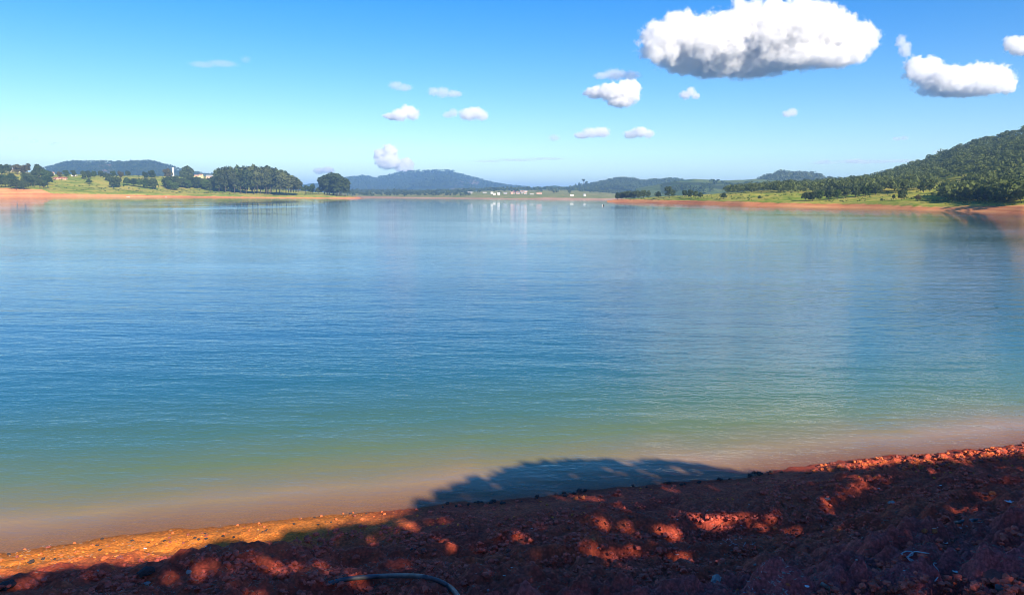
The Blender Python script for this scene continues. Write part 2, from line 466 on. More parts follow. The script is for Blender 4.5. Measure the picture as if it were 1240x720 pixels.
# left peninsula: red bank, grass, rising ground behind
KA = [-260, 0, 55, 62, 130, 200, 262, 300, 370, 400, 430, 447]
DA = np.array([720, 760, 785, 790, 830, 870, 900, 925, 955, 970, 985, 990.])
PEN = Land('peninsula', 'grassy peninsula with red earth bank across the lake', M['grassland'], KA, [
    dict(D=DA, z=-.6),
    dict(D=DA + 14, py=[226, 227.5, 230, 232.5, 234, 235.2, 236.3, 237, 237.6, 238, 239, 241]),
    dict(D=DA + 70, py=[222, 224, 226, 227, 229, 231.5, 232.4, 233, 234, 235, 238, 242]),
    dict(D=DA + 190, py=[208, 209, 212, 213, 215, 217, 222, 230, 232.5, 234.6, 238.3, 242]),
    dict(D=DA + 420, py=[207, 207.5, 210, 211, 212.5, 213, 214.5, 226, 232, 234.5, 238.3, 242]),
    dict(D=DA + 700, z=-1),
], rough=1.2, soil=soil_low([(-260, 9), (0, 8.5), (52, 7), (62, 3.0), (150, 2.6), (220, 1.7), (300, 1.1), (400, .9), (447, 2.5)]))

# far shore in the middle
KB = [380, 440, 500, 560, 600, 650, 700, 745, 800, 900]
FAR = Land('far_shore', 'low grassy shore far across the lake', M['far_grass'], KB, [
    dict(D=1500, z=-.5),
    dict(D=1530, py=[238.6, 238.6, 239, 239.4, 239.3, 239.2, 239.4, 239.8, 240.4, 241]),
    dict(D=1680, py=[236.5, 236.5, 237, 236, 235.5, 235.8, 236.5, 237.5, 238.4, 239]),
    dict(D=2000, py=[234, 234, 234.5, 233, 231.5, 231, 231.5, 234, 236, 237]),
    dict(D=2300, py=[233, 233, 233.5, 232, 230.5, 230, 230, 233, 236, 237]),
    dict(D=2600, z=-1),
], rough=1.0, soil=soil_low([(380, 3.5), (500, 2.2), (640, 1.8), (660, 3.5), (745, 3.0), (900, 2)]))

# right shore and the big wooded hill
KC = [735, 745, 800, 850, 900, 960, 1000, 1021, 1060, 1108, 1135, 1168, 1193, 1221, 1240, 1400, 1700]
DC = np.array([650, 640, 520, 445, 388, 352, 333, 323, 300, 273, 260, 242, 230, 215, 205, 165, 120.])
RIGHT = Land('right_shore', 'grassy right shore with red bank under a wooded hill', M['grassland'], KC, [
    dict(D=DC, z=-.4),
    dict(D=DC + 13, py=[243.6, 242.9, 243.4, 243.2, 243.2, 244.6, 245.6, 245.5, 244.6, 245.4, 248, 249, 249.6, 249.6, 249.2, 247, 240]),
    dict(D=DC + 60, py=[243.2, 241.6, 239.2, 237.5, 236.6, 236, 238, 237.5, 236.5, 235, 236, 238, 239, 239.5, 239, 236, 225]),
    dict(D=DC + 150, py=[243.2, 241.5, 238.6, 236.6, 233.5, 231, 231.5, 230.5, 228, 226.5, 226, 225, 224, 221, 219, 205, 180]),
    dict(D=DC + 330, py=[243.2, 241.5, 238.4, 236.4, 233, 228.5, 226, 225.5, 220.5, 211, 205, 195, 190, 184, 180, 150, 130]),
    dict(D=DC + 560, py=[243.2, 241.5, 238.4, 236.4, 233, 228.5, 226, 225, 219.5, 203.5, 193.5, 180, 174.5, 167.5, 161, 118, 90]),
    dict(D=DC + 900, z=-1),
], n_px=240, rough=1.0, soil=soil_low([(735, 2.5), (900, 2.0), (960, 1.5), (1060, 1.6), (1110, 1.2), (1145, 1.2), (1240, 2.2), (1700, 2)]))

def hill(name, label, mat, knots, py, D0, D1, D2, rough, rscale, soil=None, mid=None, n_px=140):
    rows = [dict(D=D0, z=-1)]
    if mid is not None: rows.append(dict(D=D0 * .45 + D1 * .55, py=mid))
    rows += [dict(D=D1, py=py), dict(D=D2, z=-1)]
    return Land(name, label, mat, knots, rows, n_px=n_px, n_v=24, rough=rough, rscale=rscale, soil=soil)

def patches(x0, x1, y0, y1, th=.1, sc=.006):
    def f(px, v, G):
        py = project(G)[1]
        w = sstep(x0 - 6, x0 + 6, px) * (1 - sstep(x1 - 6, x1 + 6, px)) * sstep(y0 - 3, y0 + 1, py) * (1 - sstep(y1 - 1, y1 + 3, py))
        return w * sstep(-.2, .35, fbm(G[..., 0] * sc, G[..., 1] * sc * .6, 2.0, 4) + th)
    return f

BLUE = hill('mountain', 'blue hazy mountain with rounded peak behind the far shore', M['hill_forest'],
    [330, 430, 440, 455, 478, 507, 525, 540, 556, 581, 604, 624, 660, 740],
    [222, 219, 218.6, 222, 216.8, 209.5, 209, 208.3, 213, 220, 224.6, 228, 231, 236], 3200, 4400, 5400, 22, .0022,
    patches(545, 580, 218, 229, .1))
LHILL = hill('hill', 'long low blue hill behind the left peninsula', M['hill_forest'],
    [-200, -60, 30, 65, 80, 100, 125, 140, 150, 165, 185, 200, 220, 245, 300, 380],
    [216, 213, 209, 202, 199.5, 199, 197.5, 198.5, 198, 196.8, 198.6, 203, 208.5, 213.5, 220, 228], 1900, 2700, 3300, 8, .004,
    patches(118, 138, 200, 209, .3))
SMALL = hill('hill', 'small distant rounded hill left of the wooded ridge', M['hill_green'],
    [630, 655, 663, 672, 682, 695, 720, 760], [231, 228, 225.2, 224.3, 226, 228, 229, 233], 3000, 3600, 4200, 8, .004)
WOODED = hill('hill', 'dark wooded hill in the middle of the far skyline', M['hill_forest'],
    [600, 650, 690, 713, 734, 755, 780, 794, 808, 825, 870, 930], [233, 230.5, 229, 225, 219, 216, 220.5, 219, 219, 221, 226, 236], 1900, 2500, 3000, 8, .004)
GREEN = hill('hill', 'pale green open hill with grassy slopes', M['hill_green'],
    [770, 800, 820, 841, 866, 891, 919, 940, 965, 990, 1005, 1021, 1060, 1120], [227, 221, 218.6, 216.2, 217, 218.4, 219, 219, 219, 219, 220, 221, 224, 230], 1250, 1800, 2300, 7, .006,
    patches(800, 930, 222, 235, .15, .01))
MESA = hill('hill', 'flat topped wooded hill behind the green hill', M['hill_forest'],
    [890, 915, 928, 944, 960, 990, 998, 1010, 1030, 1080], [226, 221, 217, 211.5, 211, 212, 218, 220, 221, 226], 1500, 2100, 2600, 5, .006)

# ------------------------------------------------------------------ trees
def leaf_quads(C, N, size, rng, tilt=.8):
    """quads centred at C facing roughly along N"""
    n = len(C)
    nn = N + rng.normal(size=(n, 3)) * tilt; nn /= np.linalg.norm(nn, axis=1)[:, None]
    a = np.cross(nn, rng.normal(size=(n, 3))); a /= np.linalg.norm(a, axis=1)[:, None] + 1e-9
    b = np.cross(nn, a)
    sz = size * rng.uniform(.6, 1.35, (n, 1))
    a = a * sz; b = b * sz * rng.uniform(.5, .9, (n, 1))
    V = np.stack([C - a, C - b * .9, C + a, C + b], 1).reshape(-1, 3)
    return V, np.arange(4 * n).reshape(-1, 4)

def crown_points(rng, lobes, per, rx, rz, cz, lr=(.34, .52), squash=.8, low=-.75):
    Cs, Ns = [], []
    for i in range(lobes):
        d = rng.normal(size=3); d /= np.linalg.norm(d); d[2] = max(low, d[2])
        c = d * rng.uniform(.25, .68) * np.array([rx, rx, rz]) + np.array([0, 0, cz])
        r = rng.uniform(*lr) * rx
        q = rng.normal(size=(per, 3)); q /= np.linalg.norm(q, axis=1)[:, None]
        q[:, 2] = np.where(q[:, 2] < -.35, -q[:, 2] * .5, q[:, 2])
        rad = r * rng.uniform(.72, 1.06, (per, 1))
        Cs.append(c + q * rad * np.array([1, 1, squash * max(1, rz / rx * .6)])); Ns.append(q + np.array([0, 0, .25]))
    return np.vstack(Cs), np.vstack(Ns)

def trunk_mesh(name, rng, H, top, r, limbs, rx):
    m = MB()
    bend = rng.normal(size=2) * .02 * H
    m.tube([(0, 0, -.06 * H), (bend[0] * .3, bend[1] * .3, top * .5), (bend[0], bend[1], top)], [r * 1.25, r * .9, r * .45], 7)
    for i in range(limbs):
        a = 2 * math.pi * (i + rng.uniform(-.3, .3)) / limbs; z0 = top * rng.uniform(.45, .8); L = rx * rng.uniform(.5, .8)
        m.tube([(bend[0] * .6, bend[1] * .6, z0), (math.cos(a) * L * .5, math.sin(a) * L * .5, z0 + L * .45), (math.cos(a) * L, math.sin(a) * L, z0 + L * .8)], [r * .5, r * .35, r * .15], 5)
    return m.mesh(name, True)

PROTO = {}
def make_protos():
    for kind, n in (('round', 4), ('tall', 5), ('shrub', 3), ('sparse', 2), ('column', 2)):
        PROTO[kind] = []
        for k in range(n):
            rng = np.random.default_rng(100 + 17 * k + len(kind) * 5)
            H = 10.0
            if kind == 'round':
                C, N = crown_points(rng, 15, 84, 4.6, 4.7, 4.6, low=-.95); sz = .66; tr = trunk_mesh('trunk', rng, H, 6, .30, 5, 4)
            elif kind == 'tall':
                C, N = crown_points(rng, 17, 74, 2.9, 4.9, 5.0, (.40, .62), 1.1, -.95); sz = .58; tr = trunk_mesh('trunk', rng, H, 8.5, .16, 5, 2)
            elif kind == 'shrub':
                C, N = crown_points(rng, 12, 70, 6.5, 4.4, 4.6, (.3, .5), .9, -.5); sz = .85; tr = trunk_mesh('trunk', rng, H, 4, .32, 5, 4)
            elif kind == 'sparse':
                C, N = crown_points(rng, 9, 45, 3.2, 2.6, 7.4, (.25, .42), .7); sz = .5; tr = trunk_mesh('trunk', rng, H, 8.2, .17, 5, 2.6)
            else:
                C, N = crown_points(rng, 10, 50, 1.5, 4.5, 5.4, (.5, .8), 1.2); sz = .42; tr = trunk_mesh('trunk', rng, H, 8.8, .16, 3, 1)
            C[:, 2] = np.maximum(C[:, 2], .35)
            C[:, 2] *= H / C[:, 2].max()
            V, Q = leaf_quads(C, N, sz, rng)
            PROTO[kind].append((mesh_from('crown', V, Q), tr))
make_protos()
_variants = {}
def proto_mesh(kind, k, leaf, bark):
    key = (kind, k, leaf, bark)
    if key not in _variants:
        c, t = PROTO[kind][k]; c = c.copy(); t = t.copy()
        c.materials.clear(); t.materials.clear(); c.materials.append(M[leaf]); t.materials.append(M[bark])
        _variants[key] = (c, t)
    return _variants[key]

def tree(p, h, kind='round', leaf='leaf', label='', group=None, w=1.0, bark='bark', name=None, cat='tree'):
    ks = len(PROTO[kind]); k = random.randrange(ks)
    c, t = proto_mesh(kind, k, leaf, bark)
    s = h / 10.0
    root = empty(name or 'tree', (p[0], p[1], p[2] - .015 * h), random.uniform(0, 6.28), (s * w, s * w, s))
    tag(root, label, cat, group)
    obj('trunk', t, None, root); obj('crown', c, None, root)
    return root

def land_tree(land, px, py, hpx, kind='round', leaf='leaf', label='', group=None, w=1.0, **kw):
    p = land.place(px, py)
    return tree(p, hpx * p[1] / F, kind, leaf, label, group, w, **kw)

def forest(name, label, pts, hs, mat, per=46, rng=RNG, aspect=.42, leaf=.12):
    """one mesh of many small crowns: a wood read as one mass"""
    n = len(pts); pts = np.asarray(pts); hs = np.asarray(hs)[:, None, None]
    q = rng.normal(size=(n, per, 3)); q /= np.linalg.norm(q, axis=2)[..., None]
    q[..., 2] = np.where(q[..., 2] < -.3, -q[..., 2], q[..., 2])
    lob = rng.normal(size=(n, 4, 3)) * np.array([.45, .45, .28])
    pick = rng.integers(0, 4, (n, per))
    off = np.take_along_axis(lob, pick[..., None].repeat(3, 2), 1)
    wid = aspect * rng.uniform(.75, 1.3, (n, 1, 1))
    C = (q * .62 + off) * np.concatenate([wid, wid, np.full_like(wid, .36)], 2) * hs + np.array([0, 0, .46]) * hs + pts[:, None, :]
    V, Q = leaf_quads(C.reshape(-1, 3), (q + np.array([0, 0, .3])).reshape(-1, 3), (hs * leaf).repeat(per, 1).reshape(-1, 1), rng)
    o = obj(name, mesh_from(name, V, Q), mat)
    return tag(o, label, 'forest', None, 'stuff')

def scatter(land, n, px0, px1, v0, v1, keep=None, rng=RNG):
    out = []
    while len(out) < n:
        px, v = rng.uniform(px0, px1), rng.uniform(v0, v1)
        if keep is None or rng.random() < keep(px, v): out.append(land.at(px, v))
    return np.array(out)

# woods that read as one mass
def keep_right(px, v):
    p = RIGHT.at(px, v); py = float(project(p)[1])
    k = float(sstep(1.9, 2.6, v))
    if px > 1130: k = max(k, float(sstep(1.15, 1.4, v)))
    if px < 1010: k = max(.0, float(sstep(2.2, 2.9, v)))
    if in_clear(px, py): k *= .03
    if px > 1250 and v < 2.2: k = 0
    return k
CLEAR = [(1040, 240, 42, 6), (1060, 241, 30, 6), (1012, 243, 30, 4), (1121, 239, 24, 9), (1110, 243, 30, 4), (1152, 227, 26, 8), (1168, 219, 15, 5), (1202, 214, 12, 3), (920, 239, 46, 6), (960, 242, 30, 4), (870, 242, 60, 6), (1090, 228, 10, 3), (1180, 246.5, 22, 2.5)]
def in_clear(px, py): return any(((px - a) / c) ** 2 + ((py - b) / d) ** 2 < 1 for a, b, c, d in CLEAR)
pts = scatter(RIGHT, 3600, 880, 1420, 1.2, 5.15, keep_right)
forest('hillside_forest', 'dense dark forest covering the big hill on the right', pts, RNG.uniform(5, 9.5, len(pts)) * np.where(pts[:, 1] > 700, 1.15, .9), M['leaf_forest'], 105, leaf=.085)
pts = scatter(WOODED, 1800, 690, 860, .35, 1.08)
forest('hillside_forest', 'dark wood on the middle skyline hill', pts, RNG.uniform(9, 16, len(pts)), M['leaf_dark'], 22, leaf=.2)
pts = scatter(MESA, 1000, 918, 1060, .3, 1.06)
forest('hillside_forest', 'wood of tall trees on the flat topped hill', pts, RNG.uniform(8, 17, len(pts)), M['leaf_euc'], 24, leaf=.2)
pts = scatter(LHILL, 900, 55, 260, .55, 1.08, lambda px, v: .35 + .65 * (v > .93))
forest('hillside_forest', 'wood along the crest of the blue hill on the left', pts, RNG.uniform(8, 15, len(pts)), M['leaf_dark'], 18, leaf=.2)
pts = scatter(BLUE, 2600, 400, 640, .3, 1.03, lambda px, v: .25 if 545 < px < 585 and v < .9 else 1)
forest('hillside_forest', 'forest cover of the blue mountain', pts, RNG.uniform(12, 24, len(pts)), M['leaf_dark'], 16, leaf=.24)
pts = scatter(GREEN, 420, 800, 1060, .15, .8, lambda px, v: 1.0 if fbm(px * .03, v * 3, 3.0, 3) > .05 else .04)
forest('hillside_forest', 'dark thickets in the folds of the green hill', pts, RNG.uniform(6, 12, len(pts)), M['leaf_dark'], 20, leaf=.2)
pts = scatter(FAR, 900, 400, 900, 2.0, 4.1, lambda px, v: .15 if v < 3 else 1.0)
forest('hillside_forest', 'dark line of woods behind the far village', pts, RNG.uniform(7, 14, len(pts)), M['leaf_dark'], 22, leaf=.2)
pts = scatter(FAR, 260, 400, 570, 1.5, 3.2)
forest('hillside_forest', 'dark woods at the foot of the blue mountain', pts, RNG.uniform(5, 10, len(pts)), M['leaf_dark'], 22, leaf=.2)


pts = scatter(PEN, 520, -20, 262, 1.3, 4.2)
forest('meadow_scrub', 'low scrub and weeds dotting the left meadow', pts, RNG.uniform(.8, 2.6, len(pts)), M['leaf'], 12, aspect=.9, leaf=.25)
pts = scatter(PEN, 200, 225, 440, 1.2, 2.2)
forest('meadow_scrub', 'weeds along the grass below the tall wood', pts, RNG.uniform(.5, 1.8, len(pts)), M['leaf_dry'], 12, aspect=.9, leaf=.25)
pts = scatter(RIGHT, 700, 760, 1250, 1.05, 3.0)
forest('meadow_scrub', 'low scrub and weeds dotting the right hand meadow', pts, RNG.uniform(.3, 1.3, len(pts)), M['leaf'], 12, aspect=.9, leaf=.25)
# ---- left wood of tall trees
G1 = 'tall trees packed in the wood on the left peninsula'
top = [(262, 206), (270, 201), (285, 200), (300, 199.5), (315, 199.5), (330, 201), (342, 205), (352, 210), (360, 215), (366, 220)]
for row, (n, base, sh) in enumerate(((15, 232.0, 5.0), (15, 229.0, 2.0), (13, 226.5, 0.0))):
    for i in range(n):
        px = 263 + (364 - 263) * (i + random.uniform(.1, .9)) / n
        tp = float(pl(px, top)) + sh * random.uniform(.2, 1.2) + random.uniform(-.6, 1.2)
        p = PEN.place(px, base); D = DA[6] + 70 + row * 16 + random.uniform(-6, 6)
        q = at_depth(px, 233, D); b = PEN.place(px, 232.2)
        q[2] = b[2]
        h = float(at_depth(px, tp, D)[2] - q[2])
        tree(q, max(7, h), 'tall', random.choice(['leaf_euc', 'leaf_euc', 'leaf_dark']), 'tall slender tree packed in the dense wood on the left peninsula', G1, random.uniform(.85, 1.15) * 26 / max(18, h), bark='bark')
for i in range(22):
    px = 262 + 106 * (i + random.random()) / 22
    land_tree(PEN, px, random.uniform(231.2, 232.6), random.uniform(7, 12), 'shrub', random.choice(['leaf_euc', 'leaf_dark', 'leaf']), 'leafy understorey bush along the foot of the tall wood', 'understorey bushes along the foot of the tall wood', .62, name='shrub', cat='shrub')
for i in range(5):
    land_tree(PEN, 394 + 24 * (i + random.random()) / 5, 235.6, random.uniform(7, 11), 'shrub', 'leaf_dark', 'dark bush along the foot of the tip block', 'dark bushes along the foot of the tip block', .6, name='shrub', cat='shrub')
# the block of trees at the tip
G2 = 'close block of trees near the peninsula tip'
for px, tp in ((393, 212), (399, 209.5), (404, 208.5), (408, 210), (413, 213), (418, 217), (396, 214), (411, 214)):
    b = PEN.place(px, 235.5); D = 1012 + random.uniform(0, 25); q = at_depth(px, 236, D); q[2] = b[2]
    h = float(at_depth(px, tp, D)[2] - q[2])
    tree(q, h, 'tall', 'leaf_dark', 'tree in the small square block near the peninsula tip', G2, 1.25, bark='bark')
land_tree(PEN, 378, 234.5, 12, 'round', 'leaf', 'bright green round tree between the tall wood and the tip block')
land_tree(PEN, 370, 233.5, 9, 'shrub', 'leaf', 'low green shrub at the right foot of the tall wood', name='shrub', cat='shrub')
land_tree(PEN, 386, 235, 8, 'shrub', 'leaf_dark', 'low dark shrub at the left foot of the tip block', name='shrub', cat='shrub')
# dark thicket at the far left
G3 = 'bushy trees of the dark thicket on the far left bank'
for i in range(26):
    px = -70 + 132 * (i + random.random()) / 26
    py = random.uniform(219, 231) if px < 50 else random.uniform(224, 230)
    land_tree(PEN, px, py, random.uniform(9, 14) if px < 52 else random.uniform(8, 11), 'shrub', random.choice(['leaf_dark', 'leaf', 'leaf_dark']),
              'bushy dark tree in the thicket above the red bank at far left', G3, .95)
for px, py, h, kind, leaf, w, lab in (
    (2, 213, 14, 'round', 'leaf_dark', .9, 'dark round tree left of the yellow farmhouse'),
    (10, 210, 11, 'round', 'leaf_dark', 1.0, 'round dark tree rising behind the yellow farmhouse roof'),
    (21, 211, 12, 'round', 'leaf_dry', 1.1, 'brownish tree behind the right end of the yellow farmhouse'),
    (28, 211, 11, 'round', 'leaf_dry', 1.1, 'olive brown tree right of the yellow farmhouse'),
    (34, 212, 14, 'column', 'leaf_dry', 1.6, 'thin grey tree on the left skyline'),
    (47, 217, 18, 'round', 'leaf_dark', .75, 'dark knobbly tree standing highest above the left thicket'),
    (42, 218, 12, 'round', 'leaf_dark', .9, 'dark tree just left of the knobbly tree'),
    (55, 218, 12, 'round', 'leaf', 1.0, 'green tree right of the knobbly tree'),
    (61, 215, 8, 'round', 'leaf_dark', 1.1, 'dark tree above the small white cottage'),
    (72, 215, 7, 'round', 'leaf_dry', 1.1, 'dull olive tree above the red roofed house'),
    (80, 214, 8, 'round', 'leaf', 1.2, 'soft green tree on the crest above the red roofed house'),
    (89, 214, 8, 'round', 'leaf_dark', 1.0, 'dark tree on the crest beside the low white house'),
    (101, 217, 10, 'round', 'leaf_dark', .9, 'dark paired tree on the grass crest, left one'),
    (107, 217, 10, 'round', 'leaf_dark', .9, 'dark paired tree on the grass crest, right one'),
    (114, 215, 8, 'round', 'leaf', 1.0, 'small crest tree right of the dark pair'),
    (122, 215, 8, 'round', 'leaf_dark', 1.1, 'dark crest tree above the middle of the meadow'),
    (130, 219, 10, 'round', 'leaf_dark', 1.0, 'dark tree at the right edge of the open meadow'),
    (137, 215, 8, 'round', 'leaf', 1.1, 'crest tree above the dark meadow clump'),
    (146, 215, 8, 'round', 'leaf_dry', 1.1, 'olive crest tree right of the meadow'),
    (155, 214, 7, 'round', 'leaf_dark', 1.1, 'low dark crest tree under the blue hill'),
    (108, 223, 6, 'shrub', 'leaf', 1.0, 'round shrub alone on the yellow meadow'),
    (136, 227, 13, 'round', 'leaf_dark', .95, 'largest dark tree of the clump in the meadow'),
    (143, 227, 13, 'round', 'leaf_dark', .95, 'second dark tree of the meadow clump, right side'),
    (154, 225, 10, 'shrub', 'leaf', .8, 'left dark bush of the row behind the meadow clump'),
    (162, 226, 10, 'shrub', 'leaf_dark', .8, 'second bush of the row behind the meadow clump'),
    (170, 227, 11, 'shrub', 'leaf', .8, 'third bush of the row behind the meadow clump'),
    (178, 228.5, 12, 'round', 'leaf', 1.0, 'green tree in the middle of the row right of the meadow'),
    (186, 229, 13, 'round', 'leaf_dark', 1.0, 'dark tree near the end of the row right of the meadow'),
    (176, 217, 9, 'round', 'leaf_dark', 1.0, 'dark crest tree left of the grassy gap'),
    (184, 217, 11, 'round', 'leaf_dark', 1.0, 'taller dark crest tree left of the grassy gap'),
    (203, 216, 12, 'round', 'leaf_dry', 1.1, 'brownish grey tree just left of the white tower'),
    (228, 217, 16, 'round', 'leaf_dark', 1.05, 'big dark crest tree left of the cream house'),
    (222, 217, 11, 'round', 'leaf_dark', 1.0, 'dark tree leaning on the left of the big crest tree'),
    ):
    land_tree(PEN, px, py, h, kind, leaf, lab, None, w)
G4 = 'trees of the dark belt between the tower and the tall wood'
for i in range(34):
    px = 200 + 66 * (i + random.random()) / 34
    land_tree(PEN, px, random.uniform(224, 231), random.uniform(9, 13), 'round', random.choice(['leaf_dark', 'leaf_dark', 'leaf']),
              'bushy tree in the dark belt between white tower and tall wood', G4, 1.1)

# ---- right shore trees
G5 = 'dark trees bunched on the small right hand point'
for px, py, h in ((748, 242, 9), (753, 241.6, 9), (758, 241.4, 10), (763, 241, 10), (768, 240.8, 9.5), (773, 240.5, 10), (779, 240, 10), (785, 239.6, 9)):
    land_tree(RIGHT, px, py, h, 'round', 'leaf_dark', 'dark tree bunched on the low point of the right shore', G5, 1.0)
for px, py, h, kind, leaf, w, lab in (
    (797, 240.5, 9, 'shrub', 'leaf_dark', .7, 'dark bush alone on the grass right of the point'),
    (809, 239, 13, 'round', 'leaf_dark', .95, 'tallest round tree on the grass of the right point'),
    (815, 238.5, 9, 'round', 'leaf_dark', .9, 'small tree touching the right of the tall round tree'),
    (829, 239, 9, 'shrub', 'leaf_dark', .75, 'broad dark bush, left of the bushes beyond the point'),
    (836, 239.5, 10, 'round', 'leaf_dark', 1.0, 'dark tree in the bushes beyond the point'),
    (842, 240, 9, 'shrub', 'leaf_dark', .7, 'dark bush beside the last bush beyond the point'),
    (848, 240.5, 8, 'shrub', 'leaf_dark', .7, 'last dark bush at right of the bushes beyond the point'),
    (876, 241.5, 8, 'shrub', 'leaf_dark', .8, 'lone dark bush above the red bank, mid right'),
    (906, 241, 2.4, 'shrub', 'leaf', 1.0, 'tiny shrub on the sloping meadow, left of the dark one'),
    (919, 241.5, 4.5, 'shrub', 'leaf_dark', .8, 'small dark shrub on the sloping meadow'),
    (975, 243.5, 11, 'shrub', 'leaf_dark', .8, 'dark bush at left of the thicket above the orange bank'),
    (984, 243.5, 12, 'round', 'leaf_dark', 1.1, 'dark tree in the thicket above the orange bank'),
    (993, 243, 13, 'round', 'leaf', 1.1, 'greener tree in the thicket above the orange bank'),
    (1003, 242, 12, 'round', 'leaf_dark', 1.1, 'dark tree at right of the thicket above the orange bank'),
    (1014, 241, 12, 'round', 'leaf', 1.1, 'green tree between the thicket and the grass clearing'),
    (1024, 240, 12, 'round', 'leaf_dark', 1.1, 'dark tree behind the left end of the grass clearing'),
    (1036, 238.5, 12, 'round', 'leaf_dark', 1.2, 'wide dark tree behind the grass clearing'),
    (1048, 237, 12, 'round', 'leaf', 1.2, 'soft green tree behind the grass clearing'),
    (1060, 236, 12, 'round', 'leaf_dark', 1.2, 'dark tree uphill of the lone clearing tree'),
    (1082, 241.5, 6, 'shrub', 'leaf_dark', .6, 'small dark bush left of the lone clearing tree'),
    (1068, 243.2, 3, 'shrub', 'leaf_dark', .8, 'tiny dark bush at the bank edge of the clearing'),
    (1092, 242.5, 13, 'round', 'leaf_dark', .95, 'lone round dark tree standing on the bright clearing'),
    (1111, 243.5, 8, 'shrub', 'leaf_dry', .8, 'low olive bush at the right of the clearing'),
    (1118, 233, 12, 'round', 'leaf_dark', 1.2, 'dark tree at the top of the bright clearing'),
    (1126, 232, 12, 'round', 'leaf_dark', 1.2, 'dark tree right of the top of the bright clearing'),
    ):
    land_tree(RIGHT, px, py, h, kind, leaf, lab, None, w)
G6 = 'big dark trees massed above the bank at far right'
for i in range(30):
    px = 1150 + 108 * (i + random.random()) / 30
    py = random.uniform(234, 244) - (2 if px < 1165 else 0)
    land_tree(RIGHT, px, py, random.uniform(13, 18) * float(pl(px, [(1146, .6), (1185, .85), (1215, 1)])), 'round', random.choice(['leaf_dark', 'leaf_dark', 'leaf']), 'big dark tree massed above the bank at far right', G6, random.uniform(1.0, 1.25))
# skyline trees on the middle hill
for px, h, kind, w, lab in ((697, 6, 'column', 1.5, 'thin skyline tree left of the middle wooded hill'), (701.5, 7, 'column', 1.5, 'second thin skyline tree beside the lollipop tree'),
    (706.5, 10, 'sparse', .8, 'lollipop shaped tree standing clear on the middle skyline'), (710, 7, 'column', 1.8, 'slim skyline tree right of the lollipop tree')):
    p = WOODED.at(px, 1.0); tree(p, h * p[1] / F, kind, 'leaf_dark', lab, None, w)

# ------------------------------------------------------------------ houses
M['white_wall'] = plain('white_wall', (.75, .73, .68), .8, .08)
M['grey_wall'] = plain('grey_wall', (.38, .36, .33), .8, .1)
M['cream_wall'] = plain('cream_wall', (.72, .60, .32), .8, .08)
M['pink_wall'] = plain('pink_wall', (.62, .40, .30), .8, .1)
M['tile_roof'] = plain('tile_roof', (.34, .13, .075), .85, .25, 2)
M['tan_roof'] = plain('tan_roof', (.46, .27, .17), .85, .2, 2)
M['grey_roof'] = plain('grey_roof', (.33, .32, .32), .7, .2, 2)
M['pane'] = plain('dark_pane', (.035, .045, .055), .2, .2)
M['door_wood'] = plain('door_wood', (.14, .07, .04), .6, .3)

def house(p, L, W, H, rz, wall, roof, label, group=None, detail=True, name='house', cat='house', pitch=.32, flat=False):
    root = empty(name, (p[0], p[1], p[2] - .3), rz); tag(root, label, cat, group)
    m = MB()
    rh = pitch * W
    if flat:
        m.box(-L/2, L/2, -W/2, W/2, -.6, H)
    else:
        V = [(-L/2,-W/2,-.6),(L/2,-W/2,-.6),(L/2,W/2,-.6),(-L/2,W/2,-.6),(-L/2,-W/2,H),(L/2,-W/2,H),(L/2,W/2,H),(-L/2,W/2,H),(-L/2,0,H+rh),(L/2,0,H+rh)]
        m.add(V, [(3,2,1,0),(0,1,5,4),(2,3,7,6),(1,2,6,9,5),(3,0,4,8,7)])
    obj('wall', m.mesh('wall'), M[wall], root)
    r = MB()
    if flat:
        r.box(-L/2-.25, L/2+.25, -W/2-.25, W/2+.25, H+.02, H+.32)
    else:
        e, t = .45, .16
        for sgn in (-1, 1):
            y1 = sgn * (W/2 + e); z1 = H - e * rh / (W/2) + .03
            V = [(-L/2-e,0,H+rh+.03),(L/2+e,0,H+rh+.03),(L/2+e,y1,z1),(-L/2-e,y1,z1)]
            V = V + [(a,b,c+t) for a,b,c in V]
            Fs = [(0,1,2,3),(7,6,5,4),(0,4,5,1),(1,5,6,2),(2,6,7,3),(3,7,4,0)]
            r.add(V, Fs if sgn > 0 else [tuple(reversed(f)) for f in Fs])
    obj('roof', r.mesh('roof'), M[roof], root)
    if detail:
        n = max(2, int(L / 3.2)); dk = n // 2
        for i in range(n):
            x = -L/2 + L * (i + .5) / n
            w = MB()
            if i == dk:
                w.box(x-.5, x+.5, -W/2-.05, -W/2+.05, -.2, 2.1); obj('door', w.mesh('door'), M['door_wood'], root)
            else:
                w.box(x-.6, x+.6, -W/2-.05, -W/2+.05, 1.1, 2.3); obj('window', w.mesh('window'), M['pane'], root)
    return root

def land_house(land, px, py, wpx, hpx, *a, **kw):
    p = land.place(px, py); k = p[1] / F
    return house(p, wpx * k, max(5.0, wpx * k * .5), hpx * k, *a, **kw)

